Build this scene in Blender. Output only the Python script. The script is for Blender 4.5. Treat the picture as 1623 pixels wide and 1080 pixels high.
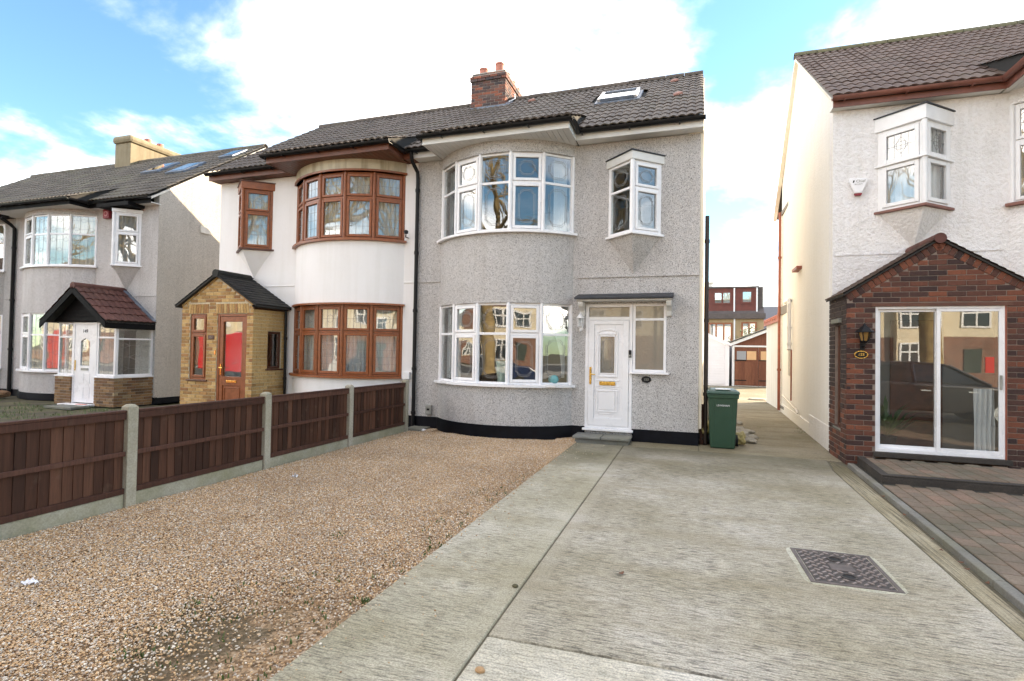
import bpy, bmesh, math, random
from mathutils import Vector, Matrix, noise

for _o in list(bpy.data.objects): bpy.data.objects.remove(_o)
SC = bpy.context.scene
COL = SC.collection
R = math.radians
rnd = random.Random(7)

# ------------------------------------------------------------------ camera
def make_camera():
    yaw, pitch, roll = R(18.473), R(1.138), R(0.971)
    f = Vector((-math.sin(yaw), math.cos(yaw), 0)); r = Vector((math.cos(yaw), math.sin(yaw), 0)); u = Vector((0, 0, 1))
    f2 = f*math.cos(pitch) + u*math.sin(pitch); u2 = -f*math.sin(pitch) + u*math.cos(pitch)
    r3 = r*math.cos(roll) + u2*math.sin(roll); u3 = -r*math.sin(roll) + u2*math.cos(roll)
    cd = bpy.data.cameras.new('camera'); cam = bpy.data.objects.new('camera', cd); COL.objects.link(cam)
    m = Matrix((r3, u3, -f2)).transposed().to_4x4(); m.translation = (0, 0, 1.6)
    cam.matrix_world = m
    cd.sensor_width = 36; cd.lens = 844.8/1623*36; cd.clip_end = 2000; cd.clip_start = .05
    SC.camera = cam
make_camera()

# ------------------------------------------------------------------ light
SUN_AZ, SUN_EL = 43.0, 25.0          # azimuth measured from +Y towards +X
SUN_DIR = Vector((math.sin(R(SUN_AZ))*math.cos(R(SUN_EL)), math.cos(R(SUN_AZ))*math.cos(R(SUN_EL)), math.sin(R(SUN_EL))))
SKY_STRENGTH, SUN_STRENGTH, EXPOSURE = 0.15, 2.1, 2.9

def make_world():
    w = bpy.data.worlds.new('World'); SC.world = w; w.use_nodes = True
    nt = w.node_tree; nt.nodes.clear(); N = nt.nodes.new; L = nt.links.new
    out = N('ShaderNodeOutputWorld'); bg = N('ShaderNodeBackground'); bg.inputs['Strength'].default_value = SKY_STRENGTH
    sky = N('ShaderNodeTexSky'); sky.sky_type = 'NISHITA'; sky.sun_disc = False
    sky.sun_elevation = R(SUN_EL); sky.sun_rotation = R(SUN_AZ); sky.air_density = 1.0; sky.dust_density = .05; sky.ozone_density = 1.0
    tc = N('ShaderNodeTexCoord'); sep = N('ShaderNodeSeparateXYZ'); L(tc.outputs['Generated'], sep.inputs[0])
    za = N('ShaderNodeMath'); za.operation = 'ADD'; za.inputs[1].default_value = .22; L(sep.outputs['Z'], za.inputs[0])
    zm = N('ShaderNodeMath'); zm.operation = 'MAXIMUM'; zm.inputs[1].default_value = .05; L(za.outputs[0], zm.inputs[0])
    dx = N('ShaderNodeMath'); dx.operation = 'DIVIDE'; L(sep.outputs['X'], dx.inputs[0]); L(zm.outputs[0], dx.inputs[1])
    dy = N('ShaderNodeMath'); dy.operation = 'DIVIDE'; L(sep.outputs['Y'], dy.inputs[0]); L(zm.outputs[0], dy.inputs[1])
    cmb = N('ShaderNodeCombineXYZ'); L(dx.outputs[0], cmb.inputs[0]); L(dy.outputs[0], cmb.inputs[1]); cmb.inputs[2].default_value = 3.7
    n1 = N('ShaderNodeTexNoise'); n1.inputs['Scale'].default_value = 1.05; n1.inputs['Detail'].default_value = 9; n1.inputs['Roughness'].default_value = .56
    n1.inputs['Distortion'].default_value = .25
    L(cmb.outputs[0], n1.inputs['Vector'])
    rp = N('ShaderNodeValToRGB'); rp.color_ramp.elements[0].position = .44; rp.color_ramp.elements[1].position = .76
    rp.color_ramp.interpolation = 'EASE'
    L(n1.outputs['Fac'], rp.inputs[0])
    n2 = N('ShaderNodeTexNoise'); n2.inputs['Scale'].default_value = 2.3; n2.inputs['Detail'].default_value = 5; L(cmb.outputs[0], n2.inputs['Vector'])
    cr = N('ShaderNodeValToRGB'); cr.color_ramp.elements[0].position = .3; cr.color_ramp.elements[1].position = .7
    cr.color_ramp.elements[0].color = (8.2, 8.0, 8.0, 1); cr.color_ramp.elements[1].color = (10.6, 10.3, 10.2, 1)
    L(n2.outputs['Fac'], cr.inputs[0])
    g = N('ShaderNodeMix'); g.data_type = 'RGBA'; g.blend_type = 'MIX'
    L(rp.outputs[0], g.inputs['Factor']); 
    sc = N('ShaderNodeMix'); sc.data_type = 'RGBA'; sc.blend_type = 'MULTIPLY'; sc.inputs['Factor'].default_value = 1; sc.inputs[7].default_value = (.205, .305, .35, 1)
    L(sky.outputs[0], sc.inputs[6]); L(sc.outputs[2], g.inputs[6]); L(cr.outputs[0], g.inputs[7])
    L(g.outputs[2], bg.inputs['Color']); L(bg.outputs[0], out.inputs[0])
make_world()

sd = bpy.data.lights.new('sun', 'SUN'); sd.energy = SUN_STRENGTH; sd.angle = R(.53); sd.color = (1, .88, .70)
so = bpy.data.objects.new('sun', sd); COL.objects.link(so)
so.matrix_world = SUN_DIR.to_track_quat('Z', 'Y').to_matrix().to_4x4(); so.location = (20, 20, 40)

vs = SC.view_settings; vs.view_transform = 'Standard'; vs.look = 'None'; vs.exposure = EXPOSURE; vs.gamma = 1; vs.use_curve_mapping = False
vs.use_white_balance = True; vs.white_balance_temperature = 7500; vs.white_balance_tint = 12   # the photograph is balanced for open shade
SC.cycles.max_bounces = 8; SC.cycles.diffuse_bounces = 4; SC.cycles.glossy_bounces = 4; SC.cycles.transparent_max_bounces = 24
SC.cycles.caustics_reflective = False; SC.cycles.caustics_refractive = False
SC.cycles.use_denoising = True

# ------------------------------------------------------------------ helpers
class MB:
    def __init__(s): s.v = []; s.f = []
    def add(s, vs, fs):
        n = len(s.v); s.v += [tuple(v) for v in vs]; s.f += [tuple(n+i for i in f) for f in fs]
    def box(s, x0, x1, y0, y1, z0, z1, M=None):
        p = [(x0,y0,z0),(x1,y0,z0),(x1,y1,z0),(x0,y1,z0),(x0,y0,z1),(x1,y0,z1),(x1,y1,z1),(x0,y1,z1)]
        if M is not None: p = [tuple(M @ Vector(q)) for q in p]
        s.add(p, [(0,3,2,1),(4,5,6,7),(0,1,5,4),(1,2,6,5),(2,3,7,6),(3,0,4,7)])
        return s
    def hexa(s, p):
        s.add(p, [(0,3,2,1),(4,5,6,7),(0,1,5,4),(1,2,6,5),(2,3,7,6),(3,0,4,7)]); return s
    def prism(s, poly, d):
        # poly: list of 3D points (planar, counter-clockwise seen from the side +d points at), d: extrusion vector
        n = len(poly); d = Vector(d); a = [Vector(p) for p in poly]; b = [p+d for p in a]
        s.add(a+b, [tuple(range(n))[::-1], tuple(range(n, 2*n))] + [(i, (i+1) % n, n+(i+1) % n, n+i) for i in range(n)]); return s
    def tube(s, pts, r, n=10, cap=True):
        pts = [Vector(p) for p in pts]; rs = r if isinstance(r, (list, tuple)) else [r]*len(pts)
        rings = []
        up = None
        for i, p in enumerate(pts):
            t = (pts[min(i+1, len(pts)-1)] - pts[max(i-1, 0)]).normalized()
            if up is None or abs(up.dot(t)) > .98:
                up = Vector((0, 0, 1)) if abs(t.z) < .9 else Vector((1, 0, 0))
            a = t.cross(up).normalized(); b = a.cross(t).normalized()
            up = b
            rings.append([p + (a*math.cos(2*math.pi*k/n) + b*math.sin(2*math.pi*k/n))*rs[i] for k in range(n)])
        vs = [q for rg in rings for q in rg]; fs = []
        for i in range(len(pts)-1):
            for k in range(n): fs.append((i*n+k, (i+1)*n+k, (i+1)*n+(k+1) % n, i*n+(k+1) % n))
        if cap: fs += [tuple(range(n)), tuple(range(len(vs)-n, len(vs)))[::-1]]
        s.add(vs, fs); return s
    def lathe(s, prof, c=(0,0,0), n=20, axis='z', M=None):
        # prof: list of (radius, height)
        vs = []; fs = []
        for (r_, h) in prof:
            for k in range(n):
                a = 2*math.pi*k/n; p = Vector((r_*math.cos(a), r_*math.sin(a), h))
                vs.append(tuple((M @ p) if M is not None else p + Vector(c)))
        for i in range(len(prof)-1):
            for k in range(n): fs.append((i*n+k, i*n+(k+1) % n, (i+1)*n+(k+1) % n, (i+1)*n+k))
        fs += [tuple(range(n))[::-1], tuple(range(len(vs)-n, len(vs)))]
        s.add(vs, fs); return s
    def mesh(s, name, mat, smooth=False):
        me = bpy.data.meshes.new(name); me.from_pydata(s.v, [], s.f); me.update()
        bm = bmesh.new(); bm.from_mesh(me); bmesh.ops.recalc_face_normals(bm, faces=bm.faces); bm.to_mesh(me); bm.free()
        if mat is not None: me.materials.append(mat)
        if smooth:
            me.polygons.foreach_set('use_smooth', [True]*len(me.polygons))
        return me
    def build(s, name, mat, parent=None, smooth=False, bevel=0, sharp=None):
        me = s.mesh(name, mat, smooth)
        o = link(name, me, parent)
        if sharp is not None:
            me.polygons.foreach_set('use_smooth', [True]*len(me.polygons)); me.set_sharp_from_angle(angle=R(sharp))
        if bevel:
            b = o.modifiers.new('bevel', 'BEVEL'); b.width = bevel; b.segments = 2; b.limit_method = 'ANGLE'; b.angle_limit = R(40)
        return o

WM = {}     # world matrix of every root so that parts can be built in world coordinates
def link(name, data, parent=None, basis=None):
    o = bpy.data.objects.new(name, data); COL.objects.link(o)
    if basis is not None: o.matrix_basis = basis
    if parent is not None:
        o.parent = parent
        o.matrix_parent_inverse = WM[parent].inverted() if parent in WM else Matrix()
        if parent in WM: pass
        elif parent.parent is not None and parent.get('_b'): o.matrix_parent_inverse = Matrix()
    return o
def thing(name, label, cat, loc, group=None):
    o = bpy.data.objects.new(name, None); COL.objects.link(o); o.location = loc; o.empty_display_size = .2
    WM[o] = Matrix.Translation(loc); tag(o, label, cat, group); return o
def tag(o, label=None, cat=None, group=None, kind=None):
    if label: o['label'] = label
    if cat: o['category'] = cat
    if group: o['group'] = group
    if kind: o['kind'] = kind
    return o
def copy_tree(o, parent=None):
    c = o.copy(); COL.objects.link(c)
    if parent is not None:
        c.parent = parent; c.matrix_parent_inverse = o.matrix_parent_inverse.copy()
    for ch in list(o.children): copy_tree(ch, c)
    return c
def frame_at(p, ux, n):
    # local axes: a along ux, b up (z), c outward n
    ux = Vector(ux).normalized(); n = Vector(n).normalized(); b = n.cross(ux)
    if b.z < 0: b = -b
    m = Matrix((ux, b, n)).transposed().to_4x4(); m.translation = p; return m
def lbox(mb, M, a0, a1, b0, b1, c0, c1): mb.box(a0, a1, b0, b1, c0, c1, M)
def text_obj(name, s, size, M, mat, parent=None, extrude=.002, align='CENTER'):
    cu = bpy.data.curves.new(name, 'FONT'); cu.body = s; cu.size = size; cu.extrude = extrude; cu.align_x = align; cu.align_y = 'CENTER'
    t = bpy.data.objects.new(name, cu); COL.objects.link(t)
    dg = bpy.context.evaluated_depsgraph_get()
    me = bpy.data.meshes.new_from_object(t.evaluated_get(dg)); COL.objects.unlink(t); bpy.data.objects.remove(t)
    me.transform(M); me.materials.clear(); me.materials.append(mat); me.name = name
    return link(name, me, parent)

# ------------------------------------------------------------------ materials
class NT:
    def __init__(s, name):
        s.m = bpy.data.materials.new(name); s.m.use_nodes = True; s.t = s.m.node_tree; s.t.nodes.clear()
        s.out = s.n('ShaderNodeOutputMaterial')
    def n(s, t, **kw):
        nd = s.t.nodes.new(t)
        for k, v in kw.items():
            if k in nd.inputs.keys(): nd.inputs[k].default_value = v
            else: setattr(nd, k, v)
        return nd
    def l(s, a, b): s.t.links.new(a, b)
    def coord(s, scale=(1,1,1)):
        tc = s.n('ShaderNodeTexCoord'); mp = s.n('ShaderNodeMapping'); mp.inputs['Scale'].default_value = scale
        s.l(tc.outputs['Object'], mp.inputs[0]); return mp.outputs[0]
    def noise(s, vec, scale, detail=4, rough=.5, dist=0):
        nd = s.n('ShaderNodeTexNoise'); nd.inputs['Scale'].default_value = scale; nd.inputs['Detail'].default_value = detail
        nd.inputs['Roughness'].default_value = rough; nd.inputs['Distortion'].default_value = dist
        if vec is not None: s.l(vec, nd.inputs['Vector'])
        return nd
    def ramp(s, fac, stops):
        r_ = s.n('ShaderNodeValToRGB'); e = r_.color_ramp.elements
        while len(e) < len(stops): e.new(.5)
        for i, (p, c) in enumerate(stops):
            e[i].position = p; e[i].color = (c, c, c, 1) if isinstance(c, (int, float)) else (*c, 1)
        s.l(fac, r_.inputs[0]); return r_.outputs[0]
    def mix(s, fac, a, b, mode='MIX'):
        m = s.n('ShaderNodeMix', data_type='RGBA', blend_type=mode)
        for v, i in ((fac, 0), (a, 6), (b, 7)):
            if isinstance(v, (int, float)): m.inputs[i].default_value = v if i == 0 else (v, v, v, 1)
            elif isinstance(v, tuple): m.inputs[i].default_value = (*v, 1)
            else: s.l(v, m.inputs[i])
        return m.outputs[2]
    def bsdf(s, col, rough=.7, bump=None, bstr=.3, bdist=.01, spec=.5, metal=0):
        b = s.n('ShaderNodeBsdfPrincipled')
        if isinstance(col, tuple): b.inputs['Base Color'].default_value = (*col, 1)
        else: s.l(col, b.inputs['Base Color'])
        if isinstance(rough, (int, float)): b.inputs['Roughness'].default_value = rough
        else: s.l(rough, b.inputs['Roughness'])
        b.inputs['Specular IOR Level'].default_value = spec; b.inputs['Metallic'].default_value = metal
        if bump is not None:
            bp = s.n('ShaderNodeBump'); bp.inputs['Strength'].default_value = bstr; bp.inputs['Distance'].default_value = bdist
            s.l(bump, bp.inputs['Height']); s.l(bp.outputs[0], b.inputs['Normal'])
        s.l(b.outputs[0], s.out.inputs[0]); return b

def simple(name, col, rough=.5, var=.15, scale=3, bump=.0, bscale=40, spec=.5, metal=0, bdist=.004):
    k = NT(name); v = k.coord()
    n1 = k.noise(v, scale, 6, .6)
    lo = tuple(max(0, c*(1-var)) for c in col); hi = tuple(min(1, c*(1+var*.6)) for c in col)
    c = k.ramp(n1.outputs[0], [(.3, lo), (.7, hi)])
    b = None
    if bump: b = k.noise(v, bscale, 4, .6).outputs[0]
    rr = k.ramp(n1.outputs[0], [(.3, max(0, rough-.08)), (.7, min(1, rough+.08))])
    k.bsdf(c, rr, b, bump, bdist, spec, metal); return k.m

M = {}
def m_pebble(name, lo, mid, hi, dirt=.25, scale=120, warm=(1, .97, .93)):
    k = NT(name); v = k.coord()
    vo = k.n('ShaderNodeTexVoronoi', feature='F1'); vo.inputs['Scale'].default_value = scale; k.l(v, vo.inputs['Vector'])
    sp = k.n('ShaderNodeSeparateColor'); k.l(vo.outputs['Color'], sp.inputs[0])
    c = k.ramp(sp.outputs[0], [(.0, lo), (.10, lo), (.17, mid), (.60, mid), (.75, hi)])
    fine = k.noise(v, 120, 3, .6)
    c = k.mix(.35, c, k.ramp(fine.outputs[0], [(.38, .35), (.56, 1.0)]), 'MULTIPLY')
    big = k.noise(v, .7, 5, .6)
    c = k.mix(dirt, c, k.ramp(big.outputs[0], [(.3, tuple(x*.62 for x in warm)), (.65, (1, 1, 1))]), 'MULTIPLY')
    st = k.noise(k.coord((3.2, 3.2, .22)), 1.6, 5, .6)
    c = k.mix(dirt*.9, c, k.ramp(st.outputs[0], [(.36, (.66, .64, .60)), (.56, (1, 1, 1))]), 'MULTIPLY')
    h = k.mix(.35, k.ramp(vo.outputs['Distance'], [(0, 1.0), (.6, 0.0)]), fine.outputs[0])
    k.bsdf(c, .85, h, .9, .014, .3); return k.m
M['pebble'] = m_pebble('pebbledash', (.22, .21, .205), (.66, .64, .63), (.80, .78, .77))
M['pebble149'] = m_pebble('light_pebbledash', (.34, .33, .32), (.66, .635, .625), (.78, .76, .75), .30)
M['gable149'] = m_pebble('tan_pebbledash', (.36, .32, .28), (.68, .62, .55), (.78, .72, .65), .30)
M['pebble147'] = m_pebble('grey_pebbledash', (.26, .26, .25), (.47, .46, .45), (.58, .57, .55), .35)
def m_render(name, col, bstr, bscale, dirt=.18, bdist=.01, dirtcol=(.62, .60, .52)):
    k = NT(name); v = k.coord()
    big = k.noise(v, .9, 6, .62); st = k.noise(k.coord((4, 4, .3)), 1.3, 5, .6)
    c = k.mix(dirt, col, k.ramp(big.outputs[0], [(.32, dirtcol), (.6, (1, 1, 1))]), 'MULTIPLY')
    c = k.mix(dirt, c, k.ramp(st.outputs[0], [(.38, dirtcol), (.55, (1, 1, 1))]), 'MULTIPLY')
    c = k.mix(min(.5, bstr*.45), c, k.ramp(k.noise(v, bscale, 5, .65).outputs[0], [(.40, (.84, .82, .80)), (.52, (1, 1, 1))]), 'MULTIPLY')  # shade in the hollows of the bump is put into the colour
    b1 = k.noise(v, bscale, 5, .65); b2 = k.noise(v, bscale*.25, 3, .5)
    h = k.mix(.35, b1.outputs[0], b2.outputs[0])
    k.bsdf(c, .8, h, bstr, bdist, .3); return k.m
M['white151'] = m_render('white_smooth_render', (.85, .84, .84), .12, 20, .10, .006)
M['white155'] = m_render('white_roughcast', (.88, .865, .87), 1.0, 24, .14, .05)
M['cream_side'] = m_render('cream_painted_render', (.82, .80, .77), .5, 24, .10, .03, (.82, .78, .70))
M['cream153'] = m_render('cream_gable_render', (.82, .75, .62), .25, 26, .2, .01)
M['cream_out'] = m_render('cream_outbuilding_render', (.78, .74, .68), .2, 26, .25, .01)
M['bay_band'] = m_render('weathered_cream_band', (.62, .57, .45), .25, 18, .6, .01, (.42, .36, .27))
M['ochre'] = m_render('weathered_ochre_render', (.26, .215, .145), .25, 18, .4, .01, (.55, .50, .42))
M['plinth'] = simple('black_bitumen_paint', (.0055, .006, .009), .6, .5, 6, .25, 30, spec=.15)
M['upvc'] = simple('white_upvc', (.82, .82, .84), .28, .04, 2)
M['soffit'] = simple('white_soffit_board', (.70, .70, .68), .4, .15, 1.3)
M['brownframe'] = simple('brown_woodgrain_upvc', (.28, .082, .026), .38, .3, 14, .08, 60)
M['browndark'] = simple('dark_brown_timber', (.10, .034, .018), .5, .35, 8, .1, 60)
M['fascia151'] = simple('brown_fascia_paint', (.16, .055, .03), .5, .3, 5)
M['fascia155'] = simple('red_brown_fascia_paint', (.20, .075, .055), .5, .35, 3)
M['redpipe'] = simple('red_brown_pipe_paint', (.30, .085, .05), .5, .3, 5)
M['black'] = simple('black_plastic', (.007, .0075, .009), .4, .3, 6, spec=.25)
M['blackwood'] = simple('black_painted_boarding', (.006, .006, .0065), .7, .4, 12, .2, 40, spec=.12)
M['canopy'] = simple('canopy_felt', (.022, .026, .034), .55, .6, 9, .3, 30)
M['lead'] = simple('lead_came', (.32, .32, .32), .45, .2, 20, metal=.6)
M['leadflash'] = simple('lead_flashing', (.16, .19, .24), .5, .4, 6, .2, 25, metal=.3)
M['brass'] = simple('polished_brass', (.75, .50, .14), .25, .12, 20, metal=1)
M['chrome'] = simple('brushed_aluminium', (.75, .76, .78), .3, .08, 20, metal=.9)
M['alu'] = simple('white_aluminium_frame', (.80, .80, .82), .3, .05, 3)
M['whitepaint'] = simple('white_paint', (.78, .78, .79), .45, .08, 3)
M['greymetal'] = simple('weathered_grey_metal', (.30, .30, .27), .55, .3, 9)
M['redbox'] = simple('red_alarm_plastic', (.26, .016, .028), .4, .15, 6)
M['interior'] = simple('interior_plaster', (.20, .18, .16), .8, .1, 1)
M['intfloor'] = simple('interior_floor_boards', (.16, .10, .06), .5, .3, 5)
M['curtain'] = None
def m_cloth(name, col, tr=.3):
    k = NT(name); v = k.coord(); n1 = k.noise(v, 8, 3); c = k.ramp(n1.outputs[0], [(.3, tuple(x*.93 for x in col)), (.7, col)])
    d = k.n('ShaderNodeBsdfDiffuse'); t = k.n('ShaderNodeBsdfTranslucent'); k.l(c, d.inputs[0]); k.l(c, t.inputs[0])
    mx = k.n('ShaderNodeMixShader'); mx.inputs[0].default_value = tr; k.l(d.outputs[0], mx.inputs[1]); k.l(t.outputs[0], mx.inputs[2]); k.l(mx.outputs[0], k.out.inputs[0]); return k.m
M['curtain'] = m_cloth('white_net_curtain', (.82, .83, .84)); M['curtain_warm'] = m_cloth('cream_curtain', (.78, .70, .56)); M['curtain_grey'] = m_cloth('grey_curtain', (.42, .46, .50))
def m_glass(name, tint=(.96, .98, .975), f0=.105, wav=.11, wscale=2.2, rough=.0, dist=.02):
    k = NT(name); v = k.coord()
    oi = k.n('ShaderNodeObjectInfo'); ad = k.n('ShaderNodeVectorMath', operation='MULTIPLY_ADD'); ad.inputs[1].default_value = (1, 1, 1)
    cx = k.n('ShaderNodeCombineXYZ'); mu = k.n('ShaderNodeMath', operation='MULTIPLY'); mu.inputs[1].default_value = 37
    k.l(oi.outputs['Random'], mu.inputs[0]); k.l(mu.outputs[0], cx.inputs[0]); k.l(v, ad.inputs[0]); k.l(cx.outputs[0], ad.inputs[2])
    n1 = k.noise(ad.outputs[0], wscale, 1, .4)
    bp = k.n('ShaderNodeBump'); bp.inputs['Strength'].default_value = wav; bp.inputs['Distance'].default_value = dist; k.l(n1.outputs[0], bp.inputs['Height'])
    lw = k.n('ShaderNodeLayerWeight'); lw.inputs['Blend'].default_value = .5
    pw = k.n('ShaderNodeMath', operation='POWER'); pw.inputs[1].default_value = 4.0; k.l(lw.outputs['Facing'], pw.inputs[0])
    mp = k.n('ShaderNodeMapRange'); mp.inputs['To Min'].default_value = f0; mp.inputs['To Max'].default_value = .9; k.l(pw.outputs[0], mp.inputs[0])
    tr = k.n('ShaderNodeBsdfTransparent'); tr.inputs[0].default_value = (*tint, 1)
    gl = k.n('ShaderNodeBsdfGlossy'); gl.inputs['Roughness'].default_value = rough; gl.inputs[0].default_value = (1, 1, 1, 1); k.l(bp.outputs[0], gl.inputs['Normal'])
    mx = k.n('ShaderNodeMixShader'); k.l(mp.outputs[0], mx.inputs[0]); k.l(tr.outputs[0], mx.inputs[1]); k.l(gl.outputs[0], mx.inputs[2]); k.l(mx.outputs[0], k.out.inputs[0])
    return k.m
M['glass'] = m_glass('window_glass'); M['glass_flat'] = m_glass('sliding_door_glass', f0=.095, wav=.08, wscale=1.0)
M['skyglass149'] = m_glass('old_roof_window_glass', (.6, .62, .63), f0=.22, wav=.02)
M['skyglass'] = m_glass('roof_window_glass', f0=.6, wav=.02)
def m_obscure():
    k = NT('obscured_glass'); v = k.coord(); n1 = k.noise(v, 14, 2, .5, .6)
    b = k.bsdf((.20, .19, .16), .12, n1.outputs[0], .35, .01, .7); b.inputs['Coat Weight'].default_value = 1.0; b.inputs['Coat Roughness'].default_value = .03; return k.m
M['obscure'] = m_obscure()
def m_tile(name, a, b, c_, moss=.25, mosscol=(.10, .105, .055)):
    k = NT(name); oi = k.n('ShaderNodeObjectInfo'); g = k.n('ShaderNodeNewGeometry')
    base = k.ramp(oi.outputs['Random'], [(0, a), (.5, b), (1, c_)])
    n1 = k.noise(g.outputs['Position'], 9, 6, .65); n2 = k.noise(g.outputs['Position'], 1.1, 6, .65)
    c = k.mix(.45, base, k.ramp(n1.outputs[0], [(.3, .5), (.7, 1.2)]), 'MULTIPLY')
    c = k.mix(k.ramp(n2.outputs[0], [(.50, 0.0), (.68, moss)]), c, mosscol)
    n3 = k.noise(g.outputs['Position'], 38, 2, .5)
    c = k.mix(k.ramp(n3.outputs[0], [(.68, 0.0), (.78, moss*.5)]), c, (.24, .22, .19))
    k.bsdf(c, .72, n1.outputs[0], .25, .008, .4); return k.m
M['tile'] = m_tile('brown_grey_roof_tile', (.085, .066, .055), (.10, .078, .064), (.122, .095, .078))
M['tile155'] = m_tile('dark_brown_roof_tile', (.090, .054, .042), (.105, .066, .051), (.128, .081, .063), .14)
M['tile149'] = m_tile('grey_brown_old_roof_tile', (.085, .070, .056), (.11, .092, .074), (.14, .118, .094), .55, (.16, .15, .095))
M['tile149p'] = m_tile('red_brown_porch_tile', (.085, .030, .024), (.105, .038, .030), (.135, .052, .040), .08)
M['tile151p'] = m_tile('black_porch_tile', (.009, .009, .009), (.013, .013, .0125), (.020, .0195, .018), .08)
M['ridge155'] = m_tile('mossy_ridge_tile', (.12, .11, .06), (.15, .135, .075), (.13, .12, .08), .5, (.16, .15, .06))
M['terracotta'] = simple('terracotta', (.46, .17, .12), .7, .3, 8, .2, 30)
M['redtile'] = simple('broken_red_tile', (.40, .20, .16), .8, .3, 12)
def m_brick(name, stops, var=.55, rough=.82):
    k = NT(name); oi = k.n('ShaderNodeObjectInfo'); g = k.n('ShaderNodeNewGeometry')
    wn = k.n('ShaderNodeTexWhiteNoise', noise_dimensions='1D'); k.l(oi.outputs['Random'], wn.inputs['W'])
    c = k.ramp(wn.outputs['Value'], stops)
    n1 = k.noise(g.outputs['Position'], 34, 5, .65); n2 = k.noise(g.outputs['Position'], 2.5, 4, .6)
    c = k.mix(var, c, k.ramp(n1.outputs[0], [(.3, .5), (.72, 1.3)]), 'MULTIPLY')
    c = k.mix(.35, c, k.ramp(n2.outputs[0], [(.35, .6), (.65, 1.1)]), 'MULTIPLY')
    k.bsdf(c, rough, n1.outputs[0], .4, .006, .3); return k.m
M['brick155'] = m_brick('red_multi_brick', [(0, (.038, .024, .024)), (.25, (.072, .036, .030)), (.5, (.105, .044, .032)), (.75, (.155, .056, .036)), (.9, (.205, .070, .040)), (1, (.085, .040, .032))])
M['brick151'] = m_brick('yellow_stock_brick', [(0, (.34, .185, .075)), (.3, (.52, .32, .125)), (.6, (.64, .42, .185)), (.85, (.46, .245, .095)), (1, (.33, .165, .075))])
M['brick149'] = m_brick('mottled_stock_brick', [(0, (.10, .062, .04)), (.3, (.24, .14, .07)), (.6, (.33, .20, .10)), (.85, (.21, .11, .06)), (1, (.42, .33, .2))])
M['brickch'] = m_brick('chimney_brick', [(0, (.06, .05, .055)), (.3, (.11, .065, .06)), (.55, (.19, .08, .06)), (.8, (.34, .11, .065)), (1, (.12, .09, .085))])
M['mortar'] = simple('grey_mortar', (.34, .31, .27), .9, .25, 9, .3, 50)
M['mortar155'] = simple('brown_mortar', (.24, .19, .16), .9, .25, 9, .3, 50)
M['mortar151'] = simple('buff_mortar', (.58, .49, .34), .9, .25, 9, .3, 50)
def m_wood(name, a, b, c_):
    k = NT(name); oi = k.n('ShaderNodeObjectInfo'); g = k.n('ShaderNodeNewGeometry')
    base = k.ramp(oi.outputs['Random'], [(0, a), (.5, b), (1, c_)])
    mp = k.n('ShaderNodeMapping'); mp.inputs['Scale'].default_value = (14, 14, .9); k.l(g.outputs['Position'], mp.inputs[0])
    n1 = k.noise(mp.outputs[0], 3, 6, .65, .6); n2 = k.noise(g.outputs['Position'], 5, 4, .6)
    c = k.mix(.7, base, k.ramp(n1.outputs[0], [(.3, .4), (.7, 1.25)]), 'MULTIPLY')
    c = k.mix(k.ramp(n2.outputs[0], [(.62, 0.0), (.8, .28)]), c, (.22, .15, .11))
    k.bsdf(c, .72, n1.outputs[0], .35, .004, .3); return k.m
M['fence'] = m_wood('stained_fence_board', (.042, .0165, .0095), (.075, .0295, .0165), (.13, .056, .033))
M['fencerail'] = m_wood('stained_fence_rail', (.060, .023, .014), (.082, .033, .021), (.105, .045, .030))
M['garagewood'] = m_wood('red_brown_garage_boards', (.17, .062, .036), (.20, .075, .042), (.23, .09, .05))
def m_conc(name, lo, hi, green=.0, bstr=.3, bscale=60):
    k = NT(name); v = k.coord(); n1 = k.noise(v, 2.2, 8, .65); n2 = k.noise(v, 55, 4, .7)
    c = k.ramp(n1.outputs[0], [(.3, lo), (.7, hi)])
    c = k.mix(.6, c, k.ramp(n2.outputs[0], [(.3, .55), (.7, 1.2)]), 'MULTIPLY')
    if green:
        n3 = k.noise(v, 1.3, 6, .65); c = k.mix(k.ramp(n3.outputs[0], [(.42, 0.0), (.66, green)]), c, (.20, .19, .08))
    k.bsdf(c, .88, n2.outputs[0], bstr, .008, .3); return k.m
M['post'] = m_conc('fence_post_concrete', (.33, .30, .24), (.50, .46, .38), .35)
M['gboard'] = m_conc('gravel_board_concrete', (.30, .28, .21), (.46, .43, .34), .6)
M['kerb'] = m_conc('edging_stone', (.16, .15, .135), (.26, .25, .225), .3)
M['stepdark'] = m_conc('dark_step_edge', (.040, .034, .030), (.070, .06, .052), .0)
M['paverjoint'] = simple('dark_paver_joint_sand', (.030, .028, .020), .95, .4, 9, .3, 60)
M['slabgrey'] = m_conc('grey_paving_slab', (.14, .14, .13), (.26, .26, .24), .25)
M['rubble'] = m_conc('broken_concrete', (.26, .24, .20), (.48, .44, .38), .2)
M['terrain'] = m_conc('garden_earth', (.055, .045, .03), (.10, .085, .055), .5)
M['asphalt'] = m_conc('asphalt', (.045, .045, .047), (.07, .07, .072), 0)
M['pavement'] = m_conc('pavement_slabs', (.26, .25, .23), (.36, .35, .33), 0)
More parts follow.
